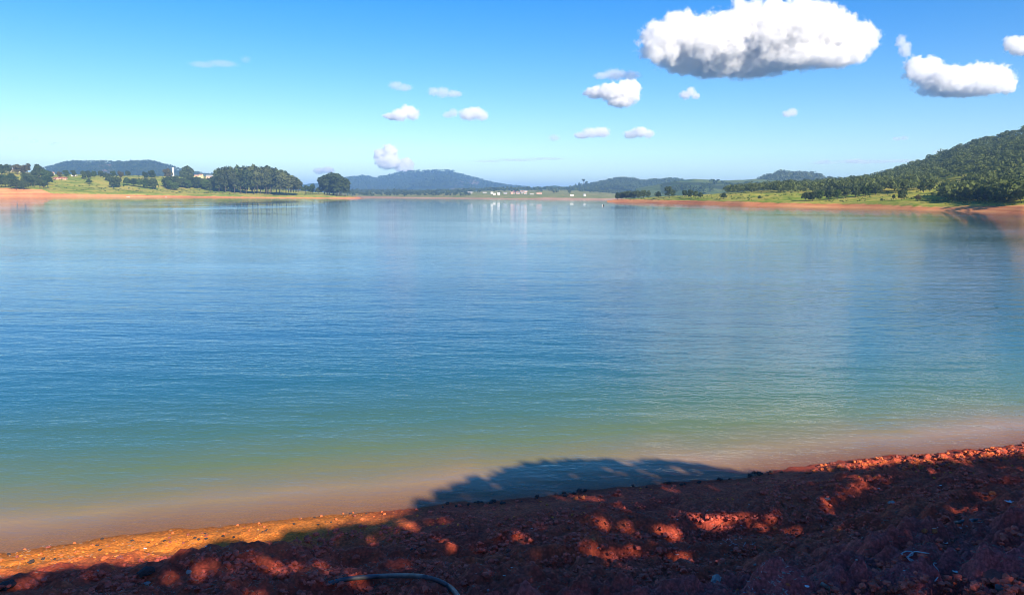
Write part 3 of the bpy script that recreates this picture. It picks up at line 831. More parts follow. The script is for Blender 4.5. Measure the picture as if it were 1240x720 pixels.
land_house(PEN, 15, 208.6, 15, 2.6, R(-6), 'cream_wall', 'tan_roof', 'long low yellow farmhouse on the crest at far left', pitch=.22, cat='farmhouse')
land_house(PEN, 64.5, 212, 2.2, 2.4, R(12), 'white_wall', 'tan_roof', 'small white cottage half hidden by trees, left crest')
land_house(PEN, 76, 217.3, 9, 1.6, R(8), 'pink_wall', 'tile_roof', 'red roofed house on the meadow right of the thicket', pitch=.3)
land_house(PEN, 68, 217.3, 4, 1.4, R(-10), 'pink_wall', 'tile_roof', 'small red roofed outbuilding left of the red roofed house')
land_house(PEN, 90, 213.4, 5, 1.4, R(0), 'white_wall', 'white_wall', 'low white house with white roof on the meadow crest', flat=True)
land_house(PEN, 238, 216.5, 4.2, 3.6, R(20), 'cream_wall', 'tan_roof', 'cream house right of the big crest tree, left one', detail=True)
land_house(PEN, 243.5, 216, 4.0, 4.2, R(-12), 'cream_wall', 'tan_roof', 'taller cream house right of the big crest tree', detail=True)
land_house(PEN, 255, 216.5, 9, 3.2, R(5), 'pink_wall', 'grey_roof', 'long pale pink building left of the tall wood')
# white tower
p = PEN.place(210, 215); k = p[1] / F
root = empty('water_tower', p); tag(root, 'narrow white tower rising above the trees on the left', 'tower')
m = MB(); m.tube([(0, 0, -1), (0, 0, 8.6 * k)], [1.05 * k, 1.0 * k], 16); obj('shaft', m.mesh('shaft'), M['white_wall'], root)
m = MB(); m.tube([(0, 0, 8.62 * k), (0, 0, 9.0 * k), (0, 0, 11.4 * k), (0, 0, 11.7 * k)], [1.05 * k, 1.3 * k, 1.3 * k, .9 * k], 16); obj('tank', m.mesh('tank'), M['white_wall'], root)
m = MB(); m.tube([(0, 0, 11.72 * k), (0, 0, 12.1 * k)], [.95 * k, .2 * k], 16); obj('cap', m.mesh('cap'), M['grey_roof'], root)

# far village
for px, py, w, h, wall, roof, flat, lab in (
    (569, 234.5, 6, 1.4, 'grey_wall', 'grey_roof', False, 'leftmost long house of the far village under the mountain'),
    (587, 234, 4.5, 1.6, 'grey_wall', 'grey_wall', True, 'flat roofed pale house left of the two bright white ones'),
    (595.5, 234.6, 3.0, 2.2, 'white_wall', 'white_wall', True, 'bright white house, left neighbour of the gleaming pair'),
    (598.5, 236, 2.8, 2.2, 'white_wall', 'white_wall', True, 'brightest white house, left of the gleaming pair'),
    (604, 236, 2.8, 2.4, 'white_wall', 'white_wall', False, 'brightest white house, right of the gleaming pair'),
    (612, 235.2, 4.0, 1.4, 'grey_wall', 'grey_roof', False, 'low pale house right of the gleaming pair'),
    (643.5, 235.6, 5.0, 1.3, 'grey_wall', 'grey_wall', True, 'long white shed at the right end of the village'),
    (653, 235, 6, 1.2, 'pink_wall', 'tan_roof', False, 'pinkish long house beside the bare orange slope'),
    (692.5, 237.2, 4.2, 1.6, 'white_wall', 'white_wall', True, 'white shed by the water right of the village'),
    (707.8, 237.2, 2.4, 1.8, 'white_wall', 'grey_roof', False, 'small square white house right of the white shed'),
    ):
    land_house(FAR, px, py, w, h, R(random.uniform(-15, 15)), wall, roof, lab, None, False, flat=flat)
for i in range(16):
    land_house(FAR, 619 + 19 * (i + random.random()) / 16, random.uniform(232.3, 235.2), random.uniform(1.8, 3), random.uniform(1.1, 1.7), R(random.uniform(-30, 30)),
               random.choice(['grey_wall', 'grey_wall', 'pink_wall']), random.choice(['tile_roof', 'tan_roof', 'grey_roof']), 'tiny house crowded in the reddish cluster of the far village',
               'tiny houses crowded in the far village', False)

# ------------------------------------------------------------------ boats and marker
M['hull_white'] = plain('hull_white', (.75, .74, .72), .4, .05)
M['hull_red'] = plain('hull_red', (.30, .07, .05), .5, .1)
M['dark_rubber'] = plain('dark_rubber', (.02, .02, .022), .5, .3)
def boat(p, L, rz, hull, label):
    root = empty('boat', p, rz); tag(root, label, 'boat')
    n = 9; prof = []
    for i in range(n):
        t = i / (n - 1); b = .5 * (1 - max(0, (t - .45) / .55) ** 2) * .36 * L + .01
        prof.append((t * L - L / 2, b, .12 * L + .07 * L * t * t))
    V, Fs = [], []
    for x, b, h in prof: V += [(x, -b, h), (x, -b * .6, 0), (x, b * .6, 0), (x, b, h), (x, b * .86, h * .92), (x, b * .5, .25 * h), (x, -b * .5, .25 * h), (x, -b * .86, h * .92)]
    for i in range(n - 1):
        for k in range(8): Fs.append((i*8+k, i*8+(k+1) % 8, (i+1)*8+(k+1) % 8, (i+1)*8+k))
    Fs += [tuple(reversed(range(8))), tuple((n-1)*8+k for k in range(8))]
    m = MB(); m.add(V, Fs); obj('hull', m.mesh('hull'), M[hull], root)
    for x in (-.22, .12):
        m = MB(); m.box(x * L - .05 * L, x * L + .05 * L, -.15 * L, .15 * L, .085 * L, .10 * L); obj('bench', m.mesh('bench'), M['door_wood'], root)
    return root
p = PEN.place(155, 238.2); boat((p[0], p[1], .2), 3.6 * p[1] / F, R(15), 'hull_white', 'small white boat drawn up on the left red bank')
p = PEN.place(201, 238.6); boat((p[0], p[1], .2), 2.4 * p[1] / F, R(80), 'hull_white', 'tiny pale boat at the water edge below the tower')
p = on_z(np.array(730.6), np.array(249.5))
k = p[1] / F
root = empty('buoy', (p[0], p[1], 0)); tag(root, 'small dark buoy floating alone in mid lake', 'buoy')
m = MB(); m.tube([(0, 0, -.5 * k), (0, 0, 0), (0, 0, 1.2 * k), (0, 0, 1.9 * k)], [.7 * k, 1.0 * k, .95 * k, .5 * k], 14); obj('float', m.mesh('float', True), M['dark_rubber'], root)
m = MB(); m.tube([(-.9 * k, 0, -.1 * k), (-1.1 * k, 0, .9 * k), (-.8 * k, 0, 1.5 * k)], [.55 * k, .5 * k, .3 * k], 12); obj('fender', m.mesh('fender', True), M['hull_white'], root)

# ------------------------------------------------------------------ things lying on the bank
M['stone_dark'] = plain('stone_dark', (.045, .030, .028), .85, .35, 20)
M['stone_pale'] = plain('stone_pale', (.34, .27, .24), .85, .25, 20)
M['clod'] = plain('red_clod', (.64, .15, .045), .95, .35, 18)
M['clod_dark'] = plain('brown_clod', (.26, .07, .05), .95, .35, 18)
M['hose'] = plain('grey_hose', (.085, .085, .088), .55, .6, 9)
M['wire'] = plain('pale_wire', (.42, .45, .47), .5, .2, 30)
M['scrap'] = plain('white_scrap', (.78, .76, .74), .6, .1, 30)
M['twig'] = plain('dry_twig', (.30, .21, .16), .85, .35, 30)
IV, IF = ico(3)
def rock_mesh(name, seed, sx, sy, sz, rough=.35):
    d = fbm(IV[:, 0] * 1.3 + seed * 7.7, IV[:, 1] * 1.3, IV[:, 2] * 1.3 + seed, 4)
    V = IV * (1 + rough * d)[:, None]
    V[:, 2] = np.where(V[:, 2] < -.45, -.45 + (V[:, 2] + .45) * .3, V[:, 2])
    return mesh_from(name, V * np.array([sx, sy, sz]), IF, False)
ROCKS = {k: [rock_mesh(k, i + j * 10, 1, random.uniform(.7, .95), random.uniform(.55, .8), .5) for i in range(5)] for j, k in enumerate(('clod', 'clod_dark', 'stone_dark', 'stone_pale'))}
def rock(px, py, wpx, kind, name, label, cat, group=None, up=.25, var=None, sz=1.0):
    p = ground_hit(px, py); k = np.linalg.norm(p - CO) / F; r = wpx * k * .5
    o = obj(name, ROCKS[kind][random.randrange(5) if var is None else var], M[kind], None, (p[0], p[1], p[2] + r * up * sz))
    o.scale = (r, r, r * sz); o.rotation_euler = (random.uniform(-.2, .2), random.uniform(-.2, .2), random.uniform(0, 6.28))
    return tag(o, label, cat, group)

rock(178, 697, 14, 'stone_dark', 'stone', 'round dark stone set in the red ridge at lower left', 'stone', up=.6, sz=1.1)
rock(10, 709, 15, 'stone_dark', 'stone', 'dark lump of stone in shade at the lower left corner', 'stone', up=.1, sz=.7)
rock(702, 600, 9, 'stone_dark', 'stone', 'dark stone perched at the water edge near the middle', 'stone', up=.9, sz=1.3)
rock(706, 603.5, 6, 'clod', 'soil_clod', 'sunlit orange clod just below the perched dark stone', 'clod', up=.5)
rock(697, 604, 6, 'clod', 'soil_clod', 'orange clod left below the perched dark stone', 'clod', up=.3)
rock(500, 669.5, 8, 'stone_dark', 'stone', 'small black stone alone on the shaded soil above the hose', 'stone', up=.6)
rock(868, 707.5, 16, 'stone_pale', 'stone', 'pale grey brown stone at the bottom of the bank', 'stone', up=.5, sz=1.0)
rock(1001, 604, 9, 'stone_pale', 'stone', 'flat pale stone in the shade left of the sunlit patches', 'stone', up=.2, sz=.6)
rock(1081, 609.5, 9, 'stone_pale', 'stone', 'flat grey stone just above the small sunlit patch', 'stone', up=.2, sz=.6)
rock(1200, 701, 22, 'clod_dark', 'stone', 'reddish brown lump at the lower right edge of the bank', 'stone', up=.2, sz=.8)
rock(38, 681.5, 5.5, 'stone_dark', 'pebble', 'dark pebble in the middle of the sunlit strip', 'pebble', up=.5)
rock(126, 677, 6, 'clod', 'soil_clod', 'bright clod on the crest of the sunlit strip', 'clod', up=.4)

def shade_y(px):
    return pl(px, SHADE)
for i in range(230):
    t = random.random(); px = 975 + 290 * t ** .8
    sy = pl(px, SHORE_PX); py = sy + random.uniform(-1.5, 15 if px > 1050 else 8)
    rock(px, py, random.uniform(2.2, 5.0) * (1 if random.random() < .85 else 1.5), random.choice(['clod', 'clod', 'clod_dark']), 'soil_clod', 'crumbly orange clod in the band along the water at right', 'clod',
         'crumbly clods along the water at right', .08)
for i in range(44):
    px = random.uniform(535, 960); py = pl(px, SHORE_PX) + random.uniform(-2.0, 3)
    rock(px, py, random.uniform(2.5, 5.5), 'stone_dark', 'pebble', 'dark wet pebble on the shaded water edge', 'pebble', 'dark wet pebbles on the shaded water edge', .3)
for i in range(70):
    px = random.uniform(0, 470); py = pl(px, SHORE_PX) + random.uniform(-1, 1) + (24 - px * .03) * random.random()
    rock(px, py, random.uniform(1.8, 3.8), random.choice(['stone_dark', 'clod', 'clod', 'clod_dark']), 'pebble', 'small pebble strewn on the sunlit orange strip', 'pebble', 'pebbles strewn on the sunlit strip', .3)
for i in range(60):
    px = random.uniform(100, 1240); py = random.uniform(float(pl(px, SHORE_PX)) + 25, 718)
    rock(px, py, random.uniform(2.5, 7), random.choice(['clod_dark', 'clod_dark', 'clod', 'stone_pale']), 'soil_clod', 'brown clod lying on the shaded soil', 'clod', 'brown clods on the shaded soil', .2)

def ground_curve(pxs, lift):
    out = []
    for px, py in pxs:
        p = ground_hit(px, py); out.append((p[0], p[1], p[2] + lift))
    return out
def smooth_curve(pts, n=40):
    P = np.array(pts); t = np.linspace(0, 1, len(P)); tt = np.linspace(0, 1, n)
    # Catmull-Rom
    out = []
    for u in tt:
        f = u * (len(P) - 1); i = min(int(f), len(P) - 2); f -= i
        p0, p1, p2, p3 = P[max(i-1, 0)], P[i], P[i+1], P[min(i+2, len(P)-1)]
        out.append(.5 * ((2*p1) + (-p0+p2)*f + (2*p0-5*p1+4*p2-p3)*f*f + (-p0+3*p1-3*p2+p3)*f**3))
    return [tuple(o) for o in out]
def cord(name, pxs, r, mat, label, cat, sm=8, n=40):
    Q = np.array(smooth_curve([(a, b, 0) for a, b in pxs], n)); w = max(1, n // sm)
    P = np.array([ground_hit(a, b) for a, b, _ in Q]); z = np.array([float(ground_z(p[0], p[1])) for p in P])
    zm = np.array([z[max(0, i - w):i + w + 1].max() for i in range(n)])
    zs = np.convolve(np.pad(zm, w, 'edge'), np.ones(2 * w + 1) / (2 * w + 1), 'valid') - r * .25
    d = ray(Q[:, 0], Q[:, 1]); P = CO + d * ((zs - CAM_H) / d[:, 2])[:, None]
    m = MB(); m.tube(P, r, 8); return tag(obj(name, m.mesh(name, True), M[mat]), label, cat)
cord('hose', [(398, 706), (420, 700.5), (450, 697.5), (480, 696.5), (505, 697), (523, 700), (538, 706), (548, 713), (555, 722), (560, 734)], .017, 'hose', 'grey black hose curving over the soil at the bottom', 'hose', n=70)
cord('wire', [(1152, 735), (1132, 703), (1136, 697), (1136, 690), (1131, 684), (1131, 681), (1134, 681.5)][1:], .0035, 'wire', 'short pale wire bent like a hook at lower right', 'wire')
m_l = [(1091, 670), (1097, 667), (1104, 667.5), (1105, 671), (1098, 673), (1092, 670), (1098, 674), (1102, 678), (1106, 678), (1100, 674), (1107, 667.5), (1118, 668.5), (1128, 670)]
cord('wire', m_l, .0035, 'wire', 'tangled loop of pale wire with one straight tail', 'wire', sm=30, n=80)
cord('twig', [(995, 706), (1003, 711), (1009, 716)], .012, 'twig', 'pale broken twig among the litter at the bottom', 'twig', n=12)
cord('stick', [(1155, 633), (1170, 630), (1187, 629)], .014, 'hose', 'dark stick lying in the shade below the sunlit patch', 'stick', n=16)
cord('branch', [(1208, 712), (1222, 711), (1238, 708), (1250, 706)], .028, 'hose', 'dark branch at the lower right corner', 'branch', n=18)

def scrap(px, py, wpx, label, group=None, mat='scrap', asp=.5):
    p = ground_hit(px, py); k = np.linalg.norm(p - CO) / F; r = wpx * k * .5
    n = 6; V, Q = [], []
    xs = np.linspace(-1, 1, n)
    for j in range(n):
        for i in range(n):
            V.append((xs[i] * r * (1 - .25 * xs[j] ** 2), xs[j] * r * asp * (1 - .3 * xs[i] ** 2), r * (.22 * noise3(xs[i] * 1.7 + px, xs[j] * 1.7, py) + .15 * xs[i] ** 2)))
    V = np.array(V); T = V + np.array([0, 0, r * .09])
    F1 = grid_faces(n, n); allF = list(map(tuple, F1[:, ::-1])) + [tuple(f + n * n) for f in F1]
    ring = [i for i in range(n)] + [j * n + n - 1 for j in range(1, n)] + [n * n - 1 - i for i in range(1, n)] + [j * n for j in range(n - 2, 0, -1)]
    for a, b in zip(ring, ring[1:] + ring[:1]): allF.append((a, b, b + n * n, a + n * n))
    mb = MB(); mb.add(np.vstack([V, T]), allF)
    o = obj('scrap', mb.mesh('scrap', True), M[mat], None, (p[0], p[1], p[2] + r * .25)); o.rotation_euler = (random.uniform(-.25, .25), random.uniform(-.25, .25), random.uniform(-.5, .5))
    return tag(o, label, 'scrap', group)
scrap(1157, 692, 6.5, 'bright white scrap lying right of the hooked wire', asp=.8)
scrap(1222, 608.5, 9, 'white scrap glinting at the right end of the sunlit patch', asp=.5)
scrap(1145, 658.5, 9, 'greyish scrap on the shaded soil at right', asp=.4)
scrap(585, 668.5, 7, 'cream scrap on the shaded soil right of the hose', asp=.5)
scrap(620, 687, 5, 'white sliver lower right of the cream scrap', asp=.35)
scrap(612, 697, 6, 'long pale sliver nearest the hose end', asp=.3)
scrap(689, 640, 2.6, 'tiny white fleck in the middle of the shaded bank', asp=.8)
scrap(820, 671.5, 4, 'small white fleck in the purple litter, centre right', asp=.5)
scrap(176, 664, 4, 'small white scrap on the edge of the left shade', asp=.6)
scrap(250, 661, 3, 'pale fleck on the shaded soil near the left strip', asp=.6)
scrap(1064, 702.5, 4, 'white fleck left of the hooked wire, upper of a pair', asp=.8)
scrap(977, 710, 5, 'pale crumpled scrap beside the broken twig', asp=.8)
scrap(1131, 640.5, 9, 'thin pale strip on the shaded soil at right', asp=.18)
for i in range(30):
    px = random.uniform(560, 1235); py = random.uniform(float(pl(px, SHORE_PX)) + 35, 718)
    scrap(px, py, random.uniform(1.5, 3.2), 'tiny pale fleck lying in the shaded litter', 'tiny pale flecks in the shaded litter', random.choice(['scrap', 'wire']), random.uniform(.3, .8))
# crumbly soil: thousands of little lumps, denser higher up the bank
def crumbs(name, label, n, lo, hi, bias, mat, seed, ymin=597, ymax=740, x0=-40, x1=1280, keep=None):
    rng = np.random.default_rng(seed)
    px = rng.uniform(x0, x1, n * 4); py = rng.uniform(545, ymax, n * 4)
    sy = pl(px, SHORE_PX) + 1.5
    dens = fbm(px * .012, py * .05, seed, 3)
    ok = (py > sy) & (rng.random(n * 4) < np.clip(.25 + (py - sy) / bias, 0, 1) * sstep(-.35, .35, dens))
    if keep is not None: ok &= keep(px, py, sy)
    px, py = px[ok][:n], py[ok][:n]; n = len(px)
    P = on_z(px, py, .35 + 0 * px); 
    for _ in range(6):
        z = np.maximum(0, ground_z(P[:, 0], P[:, 1])); d = ray(px, py); P = CO + d * ((z - CAM_H) / d[:, 2])[:, None]
    B, BF = ico(1)
    r = rng.uniform(0, 1, n) ** 3 * (hi - lo) + lo
    V = B[None] * (1 + .35 * rng.normal(size=(n, len(B), 1)) * .7) * np.array([1, .85, .65]) * r[:, None, None]
    a = rng.uniform(0, 6.28, n); c, s_ = np.cos(a)[:, None], np.sin(a)[:, None]
    V = np.stack([V[..., 0] * c - V[..., 1] * s_, V[..., 0] * s_ + V[..., 1] * c, V[..., 2]], -1) + P[:, None, :] + np.array([0, 0, .15]) * r[:, None, None]
    Q = (BF[None] + (np.arange(n) * len(B))[:, None, None]).reshape(-1, 3)
    o = obj(name, mesh_from(name, V.reshape(-1, 3), Q), M[mat])
    return tag(o, label, 'soil', None, 'stuff')
M['crumb'] = plain('red_crumb', (.60, .11, .066), .95, .4, 25)
M['crumb_sand'] = plain('orange_crumb', (.74, .23, .035), .95, .4, 25)  # takes the painted sunlit orange of the soil strip
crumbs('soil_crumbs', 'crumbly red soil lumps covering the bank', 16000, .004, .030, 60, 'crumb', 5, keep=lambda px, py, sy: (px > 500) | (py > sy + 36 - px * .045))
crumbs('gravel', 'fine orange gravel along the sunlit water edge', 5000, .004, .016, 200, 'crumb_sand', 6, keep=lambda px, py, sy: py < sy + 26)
# ash-white dry sprigs
def litter(name, label, centers, n, mat, length, spread, rr=.0035):
    V, Q = [], []
    for _ in range(n):
        cx, cy = random.choice(centers); a = random.gauss(0, 1); b = random.gauss(0, 1)
        V.append((cx + a * spread, cy + b * spread))
    V = np.array(V); z = ground_z(V[:, 0], V[:, 1])
    ang = RNG.uniform(0, 6.28, n); L = RNG.uniform(.4, 1, n) * length; up = RNG.uniform(-.15, .55, n)
    d = np.stack([np.cos(ang) * np.cos(up), np.sin(ang) * np.cos(up), np.sin(up)], 1) * L[:, None]
    a = np.concatenate([V, (z + .004)[:, None]], 1); b = a + d; c = (a + b) / 2 + RNG.normal(size=(n, 3)) * L[:, None] * .12
    s = np.cross(d, [0, 0, 1]); s /= np.linalg.norm(s, axis=1)[:, None] + 1e-9
    u = np.cross(s, d); u /= np.linalg.norm(u, axis=1)[:, None] + 1e-9
    Vs, Qs = [], []
    for k, ang3 in enumerate((0, 2.09, 4.19)):
        o = (s * math.cos(ang3) + u * math.sin(ang3)) * rr
        Vs += [a + o, c + o, b + o * .4]
    Vs = np.stack(Vs, 1)                         # n, 9, 3
    base = np.arange(n)[:, None] * 9
    for k in range(3):
        k2 = (k + 1) % 3
        for j in (0, 1): Qs.append(base + np.array([k*3+j, k2*3+j, k2*3+j+1, k*3+j+1]))
    o = obj(name, mesh_from(name, Vs.reshape(-1, 3), np.vstack(Qs)), M[mat])
    return tag(o, label, 'litter', None, 'stuff')
cs = [ground_hit(random.uniform(-40, 1280), random.uniform(655, 730))[:2] for _ in range(160)] + [ground_hit(random.uniform(750, 1280), random.uniform(610, 730))[:2] for _ in range(90)]
litter('twig_litter', 'fine dry twigs and roots littering the shaded soil', cs, 3600, 'twig', .045, .28, .0017)
cs = [ground_hit(px, py)[:2] for px, py in ((940, 692), (946, 695), (938, 700), (943, 697), (1175, 636), (1165, 634), (890, 660), (900, 656))]
litter('ash_litter', 'ash white scraps of dry sprigs on the shaded soil', cs, 150, 'wire', .035, .08, .0018)

# ------------------------------------------------------------------ trees behind the viewer whose shade falls on the bank
SHADE = [(-400, 735), (-100, 708), (0, 699), (60, 691), (100, 687), (150, 684), (200, 678), (235, 668), (262, 655), (300, 650), (345, 643), (400, 637), (440, 633), (470, 629), (488, 622),
         (496, 614), (520, 600), (560, 583), (600, 570), (640, 559), (700, 555), (760, 554), (810, 556), (860, 563), (900, 569), (940, 571), (985, 567.5), (1053, 562), (1133, 557), (1240, 549.5), (1500, 530)]
LIT = [(440, 687, 125, 4.4), (345, 690, 45, 2.8), (555, 661, 24, 3), (520, 677, 34, 3), (868, 629, 50, 4.5), (1063, 620, 24, 4), (1185, 612, 70, 4.6), (975, 647, 40, 3.5), (968, 660, 46, 2),
       (748, 617, 12, 1.6), (702, 603.5, 34, 2.0), (668, 618, 12, 1.8), (1040, 578, 24, 1.8), (250, 689, 34, 2.6), (195, 691, 40, 2.4), (100, 702, 34, 2.5), (1170, 583, 25, 1.5), (800, 592, 26, 1.0), (1155, 713, 40, 3)]
def build_canopy():
    rng = np.random.default_rng(21)
    n = 130000
    G = np.stack([rng.uniform(-11, 15, n), rng.uniform(.5, 13.5, n)], 1)
    z = np.maximum(0, ground_z(G[:, 0], G[:, 1]))
    P = np.concatenate([G, z[:, None]], 1)
    px, py = project(P)
    edge = pl(px, SHADE) + 2.0 + 3.0 * noise3(px * .05, 4.2) * (px < 480) + 1.2 * noise3(px * .2, 1.2)
    infront = P[:, 1] > .6
    ok = np.where(infront & (py < 1200), py > edge, True)
    fleck = noise3(G[:, 0] * 4.0, G[:, 1] * 3.0, 2.0) + .5 * noise3(G[:, 0] * 9, G[:, 1] * 7, 5.0)
    for cx, cy, w, h in LIT:
        d = ((px - cx) / w) ** 2 + ((py - cy) / (h * (1.7 if cx < 600 else 1.9))) ** 2
        wob = .95 + .7 * noise3(px * .05 + cx, py * .12) + .5 * noise3(px * .16 + cx, py * .4)
        ok &= ~((d < wob) & (fleck > -.22))
    ok &= (fbm(G[:, 0] * 1.1, G[:, 1] * .5, 12.0, 3) < .62) & ((fleck < .80) | (py < edge + 45))
    P = P[ok]
    H = 8.2 + 2.6 * rng.random(len(P)) + .9 * noise3(P[:, 0] * .3, P[:, 1] * .3, 3.0)
    Lf = P + S * (H / math.cos(SUN_EL))[:, None]
    trunks = np.array([(-4.5, -3.5), (-.5, -6), (3.5, -2.5), (6.5, -5.5), (9.5, -1.5), (12.5, -4.5), (16.5, -1.5)])
    near = np.argmin(((Lf[:, None, :2] - trunks[None]) ** 2).sum(2), 1)
    labels = ['tree behind the viewer shading the left end of the bank', 'tree behind the viewer shading the bank left of the middle',
              'tree behind the viewer whose crown shades the water edge', 'tree behind the viewer shading the middle of the bank',
              'tree behind the viewer shading the bank right of the middle', 'tree behind the viewer shading the litter at lower right', 'tree behind the viewer shading the right end of the bank']
    for i, (tx, ty) in enumerate(trunks):
        C = Lf[near == i]
        if len(C) < 20: continue
        gz = float(ground_z(tx, ty))
        root = empty('tree', (tx, ty, gz)); tag(root, labels[i], 'tree', 'shade trees behind the viewer')
        V, Q = leaf_quads(C - np.array([tx, ty, gz]), np.tile(S, (len(C), 1)), .078, rng, .7)
        obj('crown', mesh_from('crown', V, Q), M['leaf'], root)
        m = MB(); zt = float(np.percentile(C[:, 2], 50)) - gz
        m.tube([(0, 0, -.3), (.1, .05, zt * .5), (0, .1, zt)], [.26, .19, .10], 10)
        for k in range(7):
            q = (C[rng.integers(len(C))] * .5 + C.mean(0) * .5) - np.array([tx, ty, gz]); z0 = zt * rng.uniform(.5, .8)
            m.tube([(0, .05, z0), tuple(q * [.5, .5, 0] + np.array([0, 0, (z0 + q[2]) * .5 + .3])), tuple(q)], [.09, .06, .02], 6)
        obj('trunk', m.mesh('trunk', True), M['bark'], root)
build_canopy()

# ------------------------------------------------------------------ clouds
def cloud_mat(name, density, scale, centres, radii, amp, soft):
    """vapour: noise-eroded union of soft balls"""
    m, nt, out = new_mat(name)
    v = nd(nt, 'ShaderNodeVolumePrincipled')
    v.inputs['Color'].default_value = (.99, .99, .995, 1); v.inputs['Anisotropy'].default_value = .0
    geo = nd(nt, 'ShaderNodeNewGeometry'); P = geo.outputs['Position']
    d = None
    for c, r in zip(centres, radii):
        a = nd(nt, 'ShaderNodeVectorMath', operation='SUBTRACT'); nt.links.new(P, a.inputs[0]); a.inputs[1].default_value = tuple(c)
        q = nd(nt, 'ShaderNodeVectorMath', operation='DIVIDE'); nt.links.new(a.outputs[0], q.inputs[0]); q.inputs[1].default_value = tuple(r)
        l = nd(nt, 'ShaderNodeVectorMath', operation='LENGTH'); nt.links.new(q.outputs[0], l.inputs[0])
        if d is None: d = l.outputs['Value']
        else:
            sm = nd(nt, 'ShaderNodeMath', operation='SMOOTH_MIN'); nt.links.new(d, sm.inputs[0]); nt.links.new(l.outputs['Value'], sm.inputs[1]); sm.inputs[2].default_value = .18; d = sm.outputs[0]
    n = noise_node(nt, scale, 9, .66, vec=P)
    f = math_n(nt, 'ADD', math_n(nt, 'SUBTRACT', 1.0, d), math_n(nt, 'MULTIPLY', math_n(nt, 'SUBTRACT', n.outputs['Fac'], .5), amp))
    mr = nd(nt, 'ShaderNodeMapRange', interpolation_type='SMOOTHSTEP')
    mr.inputs['From Min'].default_value = 0; mr.inputs['From Max'].default_value = soft; mr.inputs['To Max'].default_value = density
    nt.links.new(f, mr.inputs['Value']); nt.links.new(mr.outputs[0], v.inputs['Density'])
    nt.links.new(v.outputs[0], out.inputs['Volume'])
    return m
IV2, IF2 = ico(2)
CS = 1.6
def cloud(label, puffs, base_h, density, py_base, voxel=None, rough=.30, thin=None, depth_k=1.0, name='cloud', group=None, lo=.36):
    """puffs: (px, py, rx_px, ry_px); the whole cloud floats at base height base_h over pixel row py_base"""
    cx = np.mean([p[0] for p in puffs])
    d = ray(cx, py_base); D = float((base_h - CAM_H) / d[2] * d[1]); k = D / F
    V, Fs = [], []; n = 0
    rngc = np.random.default_rng(int(cx * 10 + py_base)); CC, RR = [], []
    for px, py, rx, ry, *off in puffs:
        c = at_depth(np.array(px), np.array(py), D + (off[0] * k if off else 0))
        c[1] += rngc.uniform(-.4, .4) * rx * k * depth_k
        rr = np.array([rx * k, max(rx, ry) * k * .9 * depth_k, ry * k]) * 1.08; CC.append(c); RR.append(rr)
        V.append(IV2 * rr * 1.34 + c); Fs.append(IF2 + n); n += len(IV2)
    me = mesh_from('cloud_base', np.vstack(V), np.vstack(Fs))
    tmp = bpy.data.objects.new('tmp', me); COL.objects.link(tmp)
    rm = tmp.modifiers.new('r', 'REMESH'); rm.mode = 'VOXEL'; rm.voxel_size = (voxel or 1.6) * k; rm.use_smooth_shade = True
    dg = bpy.context.evaluated_depsgraph_get(); ev = tmp.evaluated_get(dg)
    m2 = bpy.data.meshes.new_from_object(ev)
    bpy.data.objects.remove(tmp); bpy.data.meshes.remove(me)
    rm_ = np.mean([p[3] for p in puffs]) * k
    m2.name = name; m2.materials.clear()
    o = obj(name, m2, cloud_mat('cloud_vapour', density / k / 5.0, CS / rm_, CC, RR, rough * 5.4, .32))
    return tag(o, label, 'cloud', group)

cloud('big white cumulus cloud with grey base at upper right', [
    (800, 52, 26, 24), (822, 38, 24, 22), (850, 48, 30, 24), (880, 42, 30, 28), (905, 26, 24, 24), (912, 16, 14, 13), (935, 34, 34, 30), (962, 28, 30, 24), (990, 30, 34, 26), (1015, 38, 28, 24), (1042, 46, 22, 18),
    (826, 68, 36, 18, 32), (870, 72, 46, 20, 38), (915, 68, 50, 22, 34), (955, 70, 46, 16, 30), (1000, 72, 34, 11, 12), (860, 82, 36, 9, 42), (905, 84, 40, 8, 42), (822, 83, 18, 8, 38), (1030, 62, 22, 12)], 900, 1.0, 93, voxel=2.0, rough=.34, depth_k=.9)
cloud('wide lumpy white cloud at the right edge of the sky', [(1108, 84, 13, 14), (1125, 82, 12, 12), (1130, 96, 28, 13), (1160, 96, 28, 15), (1185, 90, 20, 13), (1205, 96, 20, 15), (1222, 104, 10, 9), (1165, 107, 44, 9)], 900, 1.2, 116, voxel=1.3, rough=.38)
cloud('small wispy cloud between the two large clouds', [(1091, 50, 6, 7), (1096, 59, 7, 8), (1098, 65, 5, 5)], 950, .5, 70, voxel=.8, rough=.5)
cloud('white puff cut by the right edge of the photo', [(1222, 52, 9, 7), (1230, 55, 12, 9), (1243, 57, 14, 9)], 950, 1.0, 65, voxel=.9, rough=.4)
cloud('compact bright cloud left below the big cumulus', [(722, 112, 14, 7), (740, 112, 18, 10), (760, 112, 14, 15), (752, 122, 16, 8), (768, 106, 8, 8)], 900, 1.5, 129, voxel=1.0, rough=.35)
cloud('thin greyish wisp above the compact bright cloud', [(728, 92, 9, 4), (745, 90, 14, 6), (762, 92, 12, 5)], 950, .35, 98, voxel=.8, rough=.5)
cloud('tiny white cloud under the big cumulus', [(830, 115, 7, 5), (836, 112, 6, 6), (842, 116, 5, 4)], 900, 1.0, 121, voxel=.6, rough=.45)
cloud('tiny faint cloud left of the right hand lumpy cloud', [(953, 138, 6, 4), (960, 136, 6, 5)], 900, .9, 142, voxel=.6, rough=.45)
cloud('upper left pinkish wisp of the four mid sky clouds', [(480, 104, 9, 5), (489, 106, 10, 4)], 900, .28, 111, voxel=.7, rough=.5)
cloud('pale wisp right of the pinkish wisp', [(526, 111, 8, 5), (536, 112, 9, 6), (550, 114, 10, 4)], 900, .4, 118, voxel=.7, rough=.5)
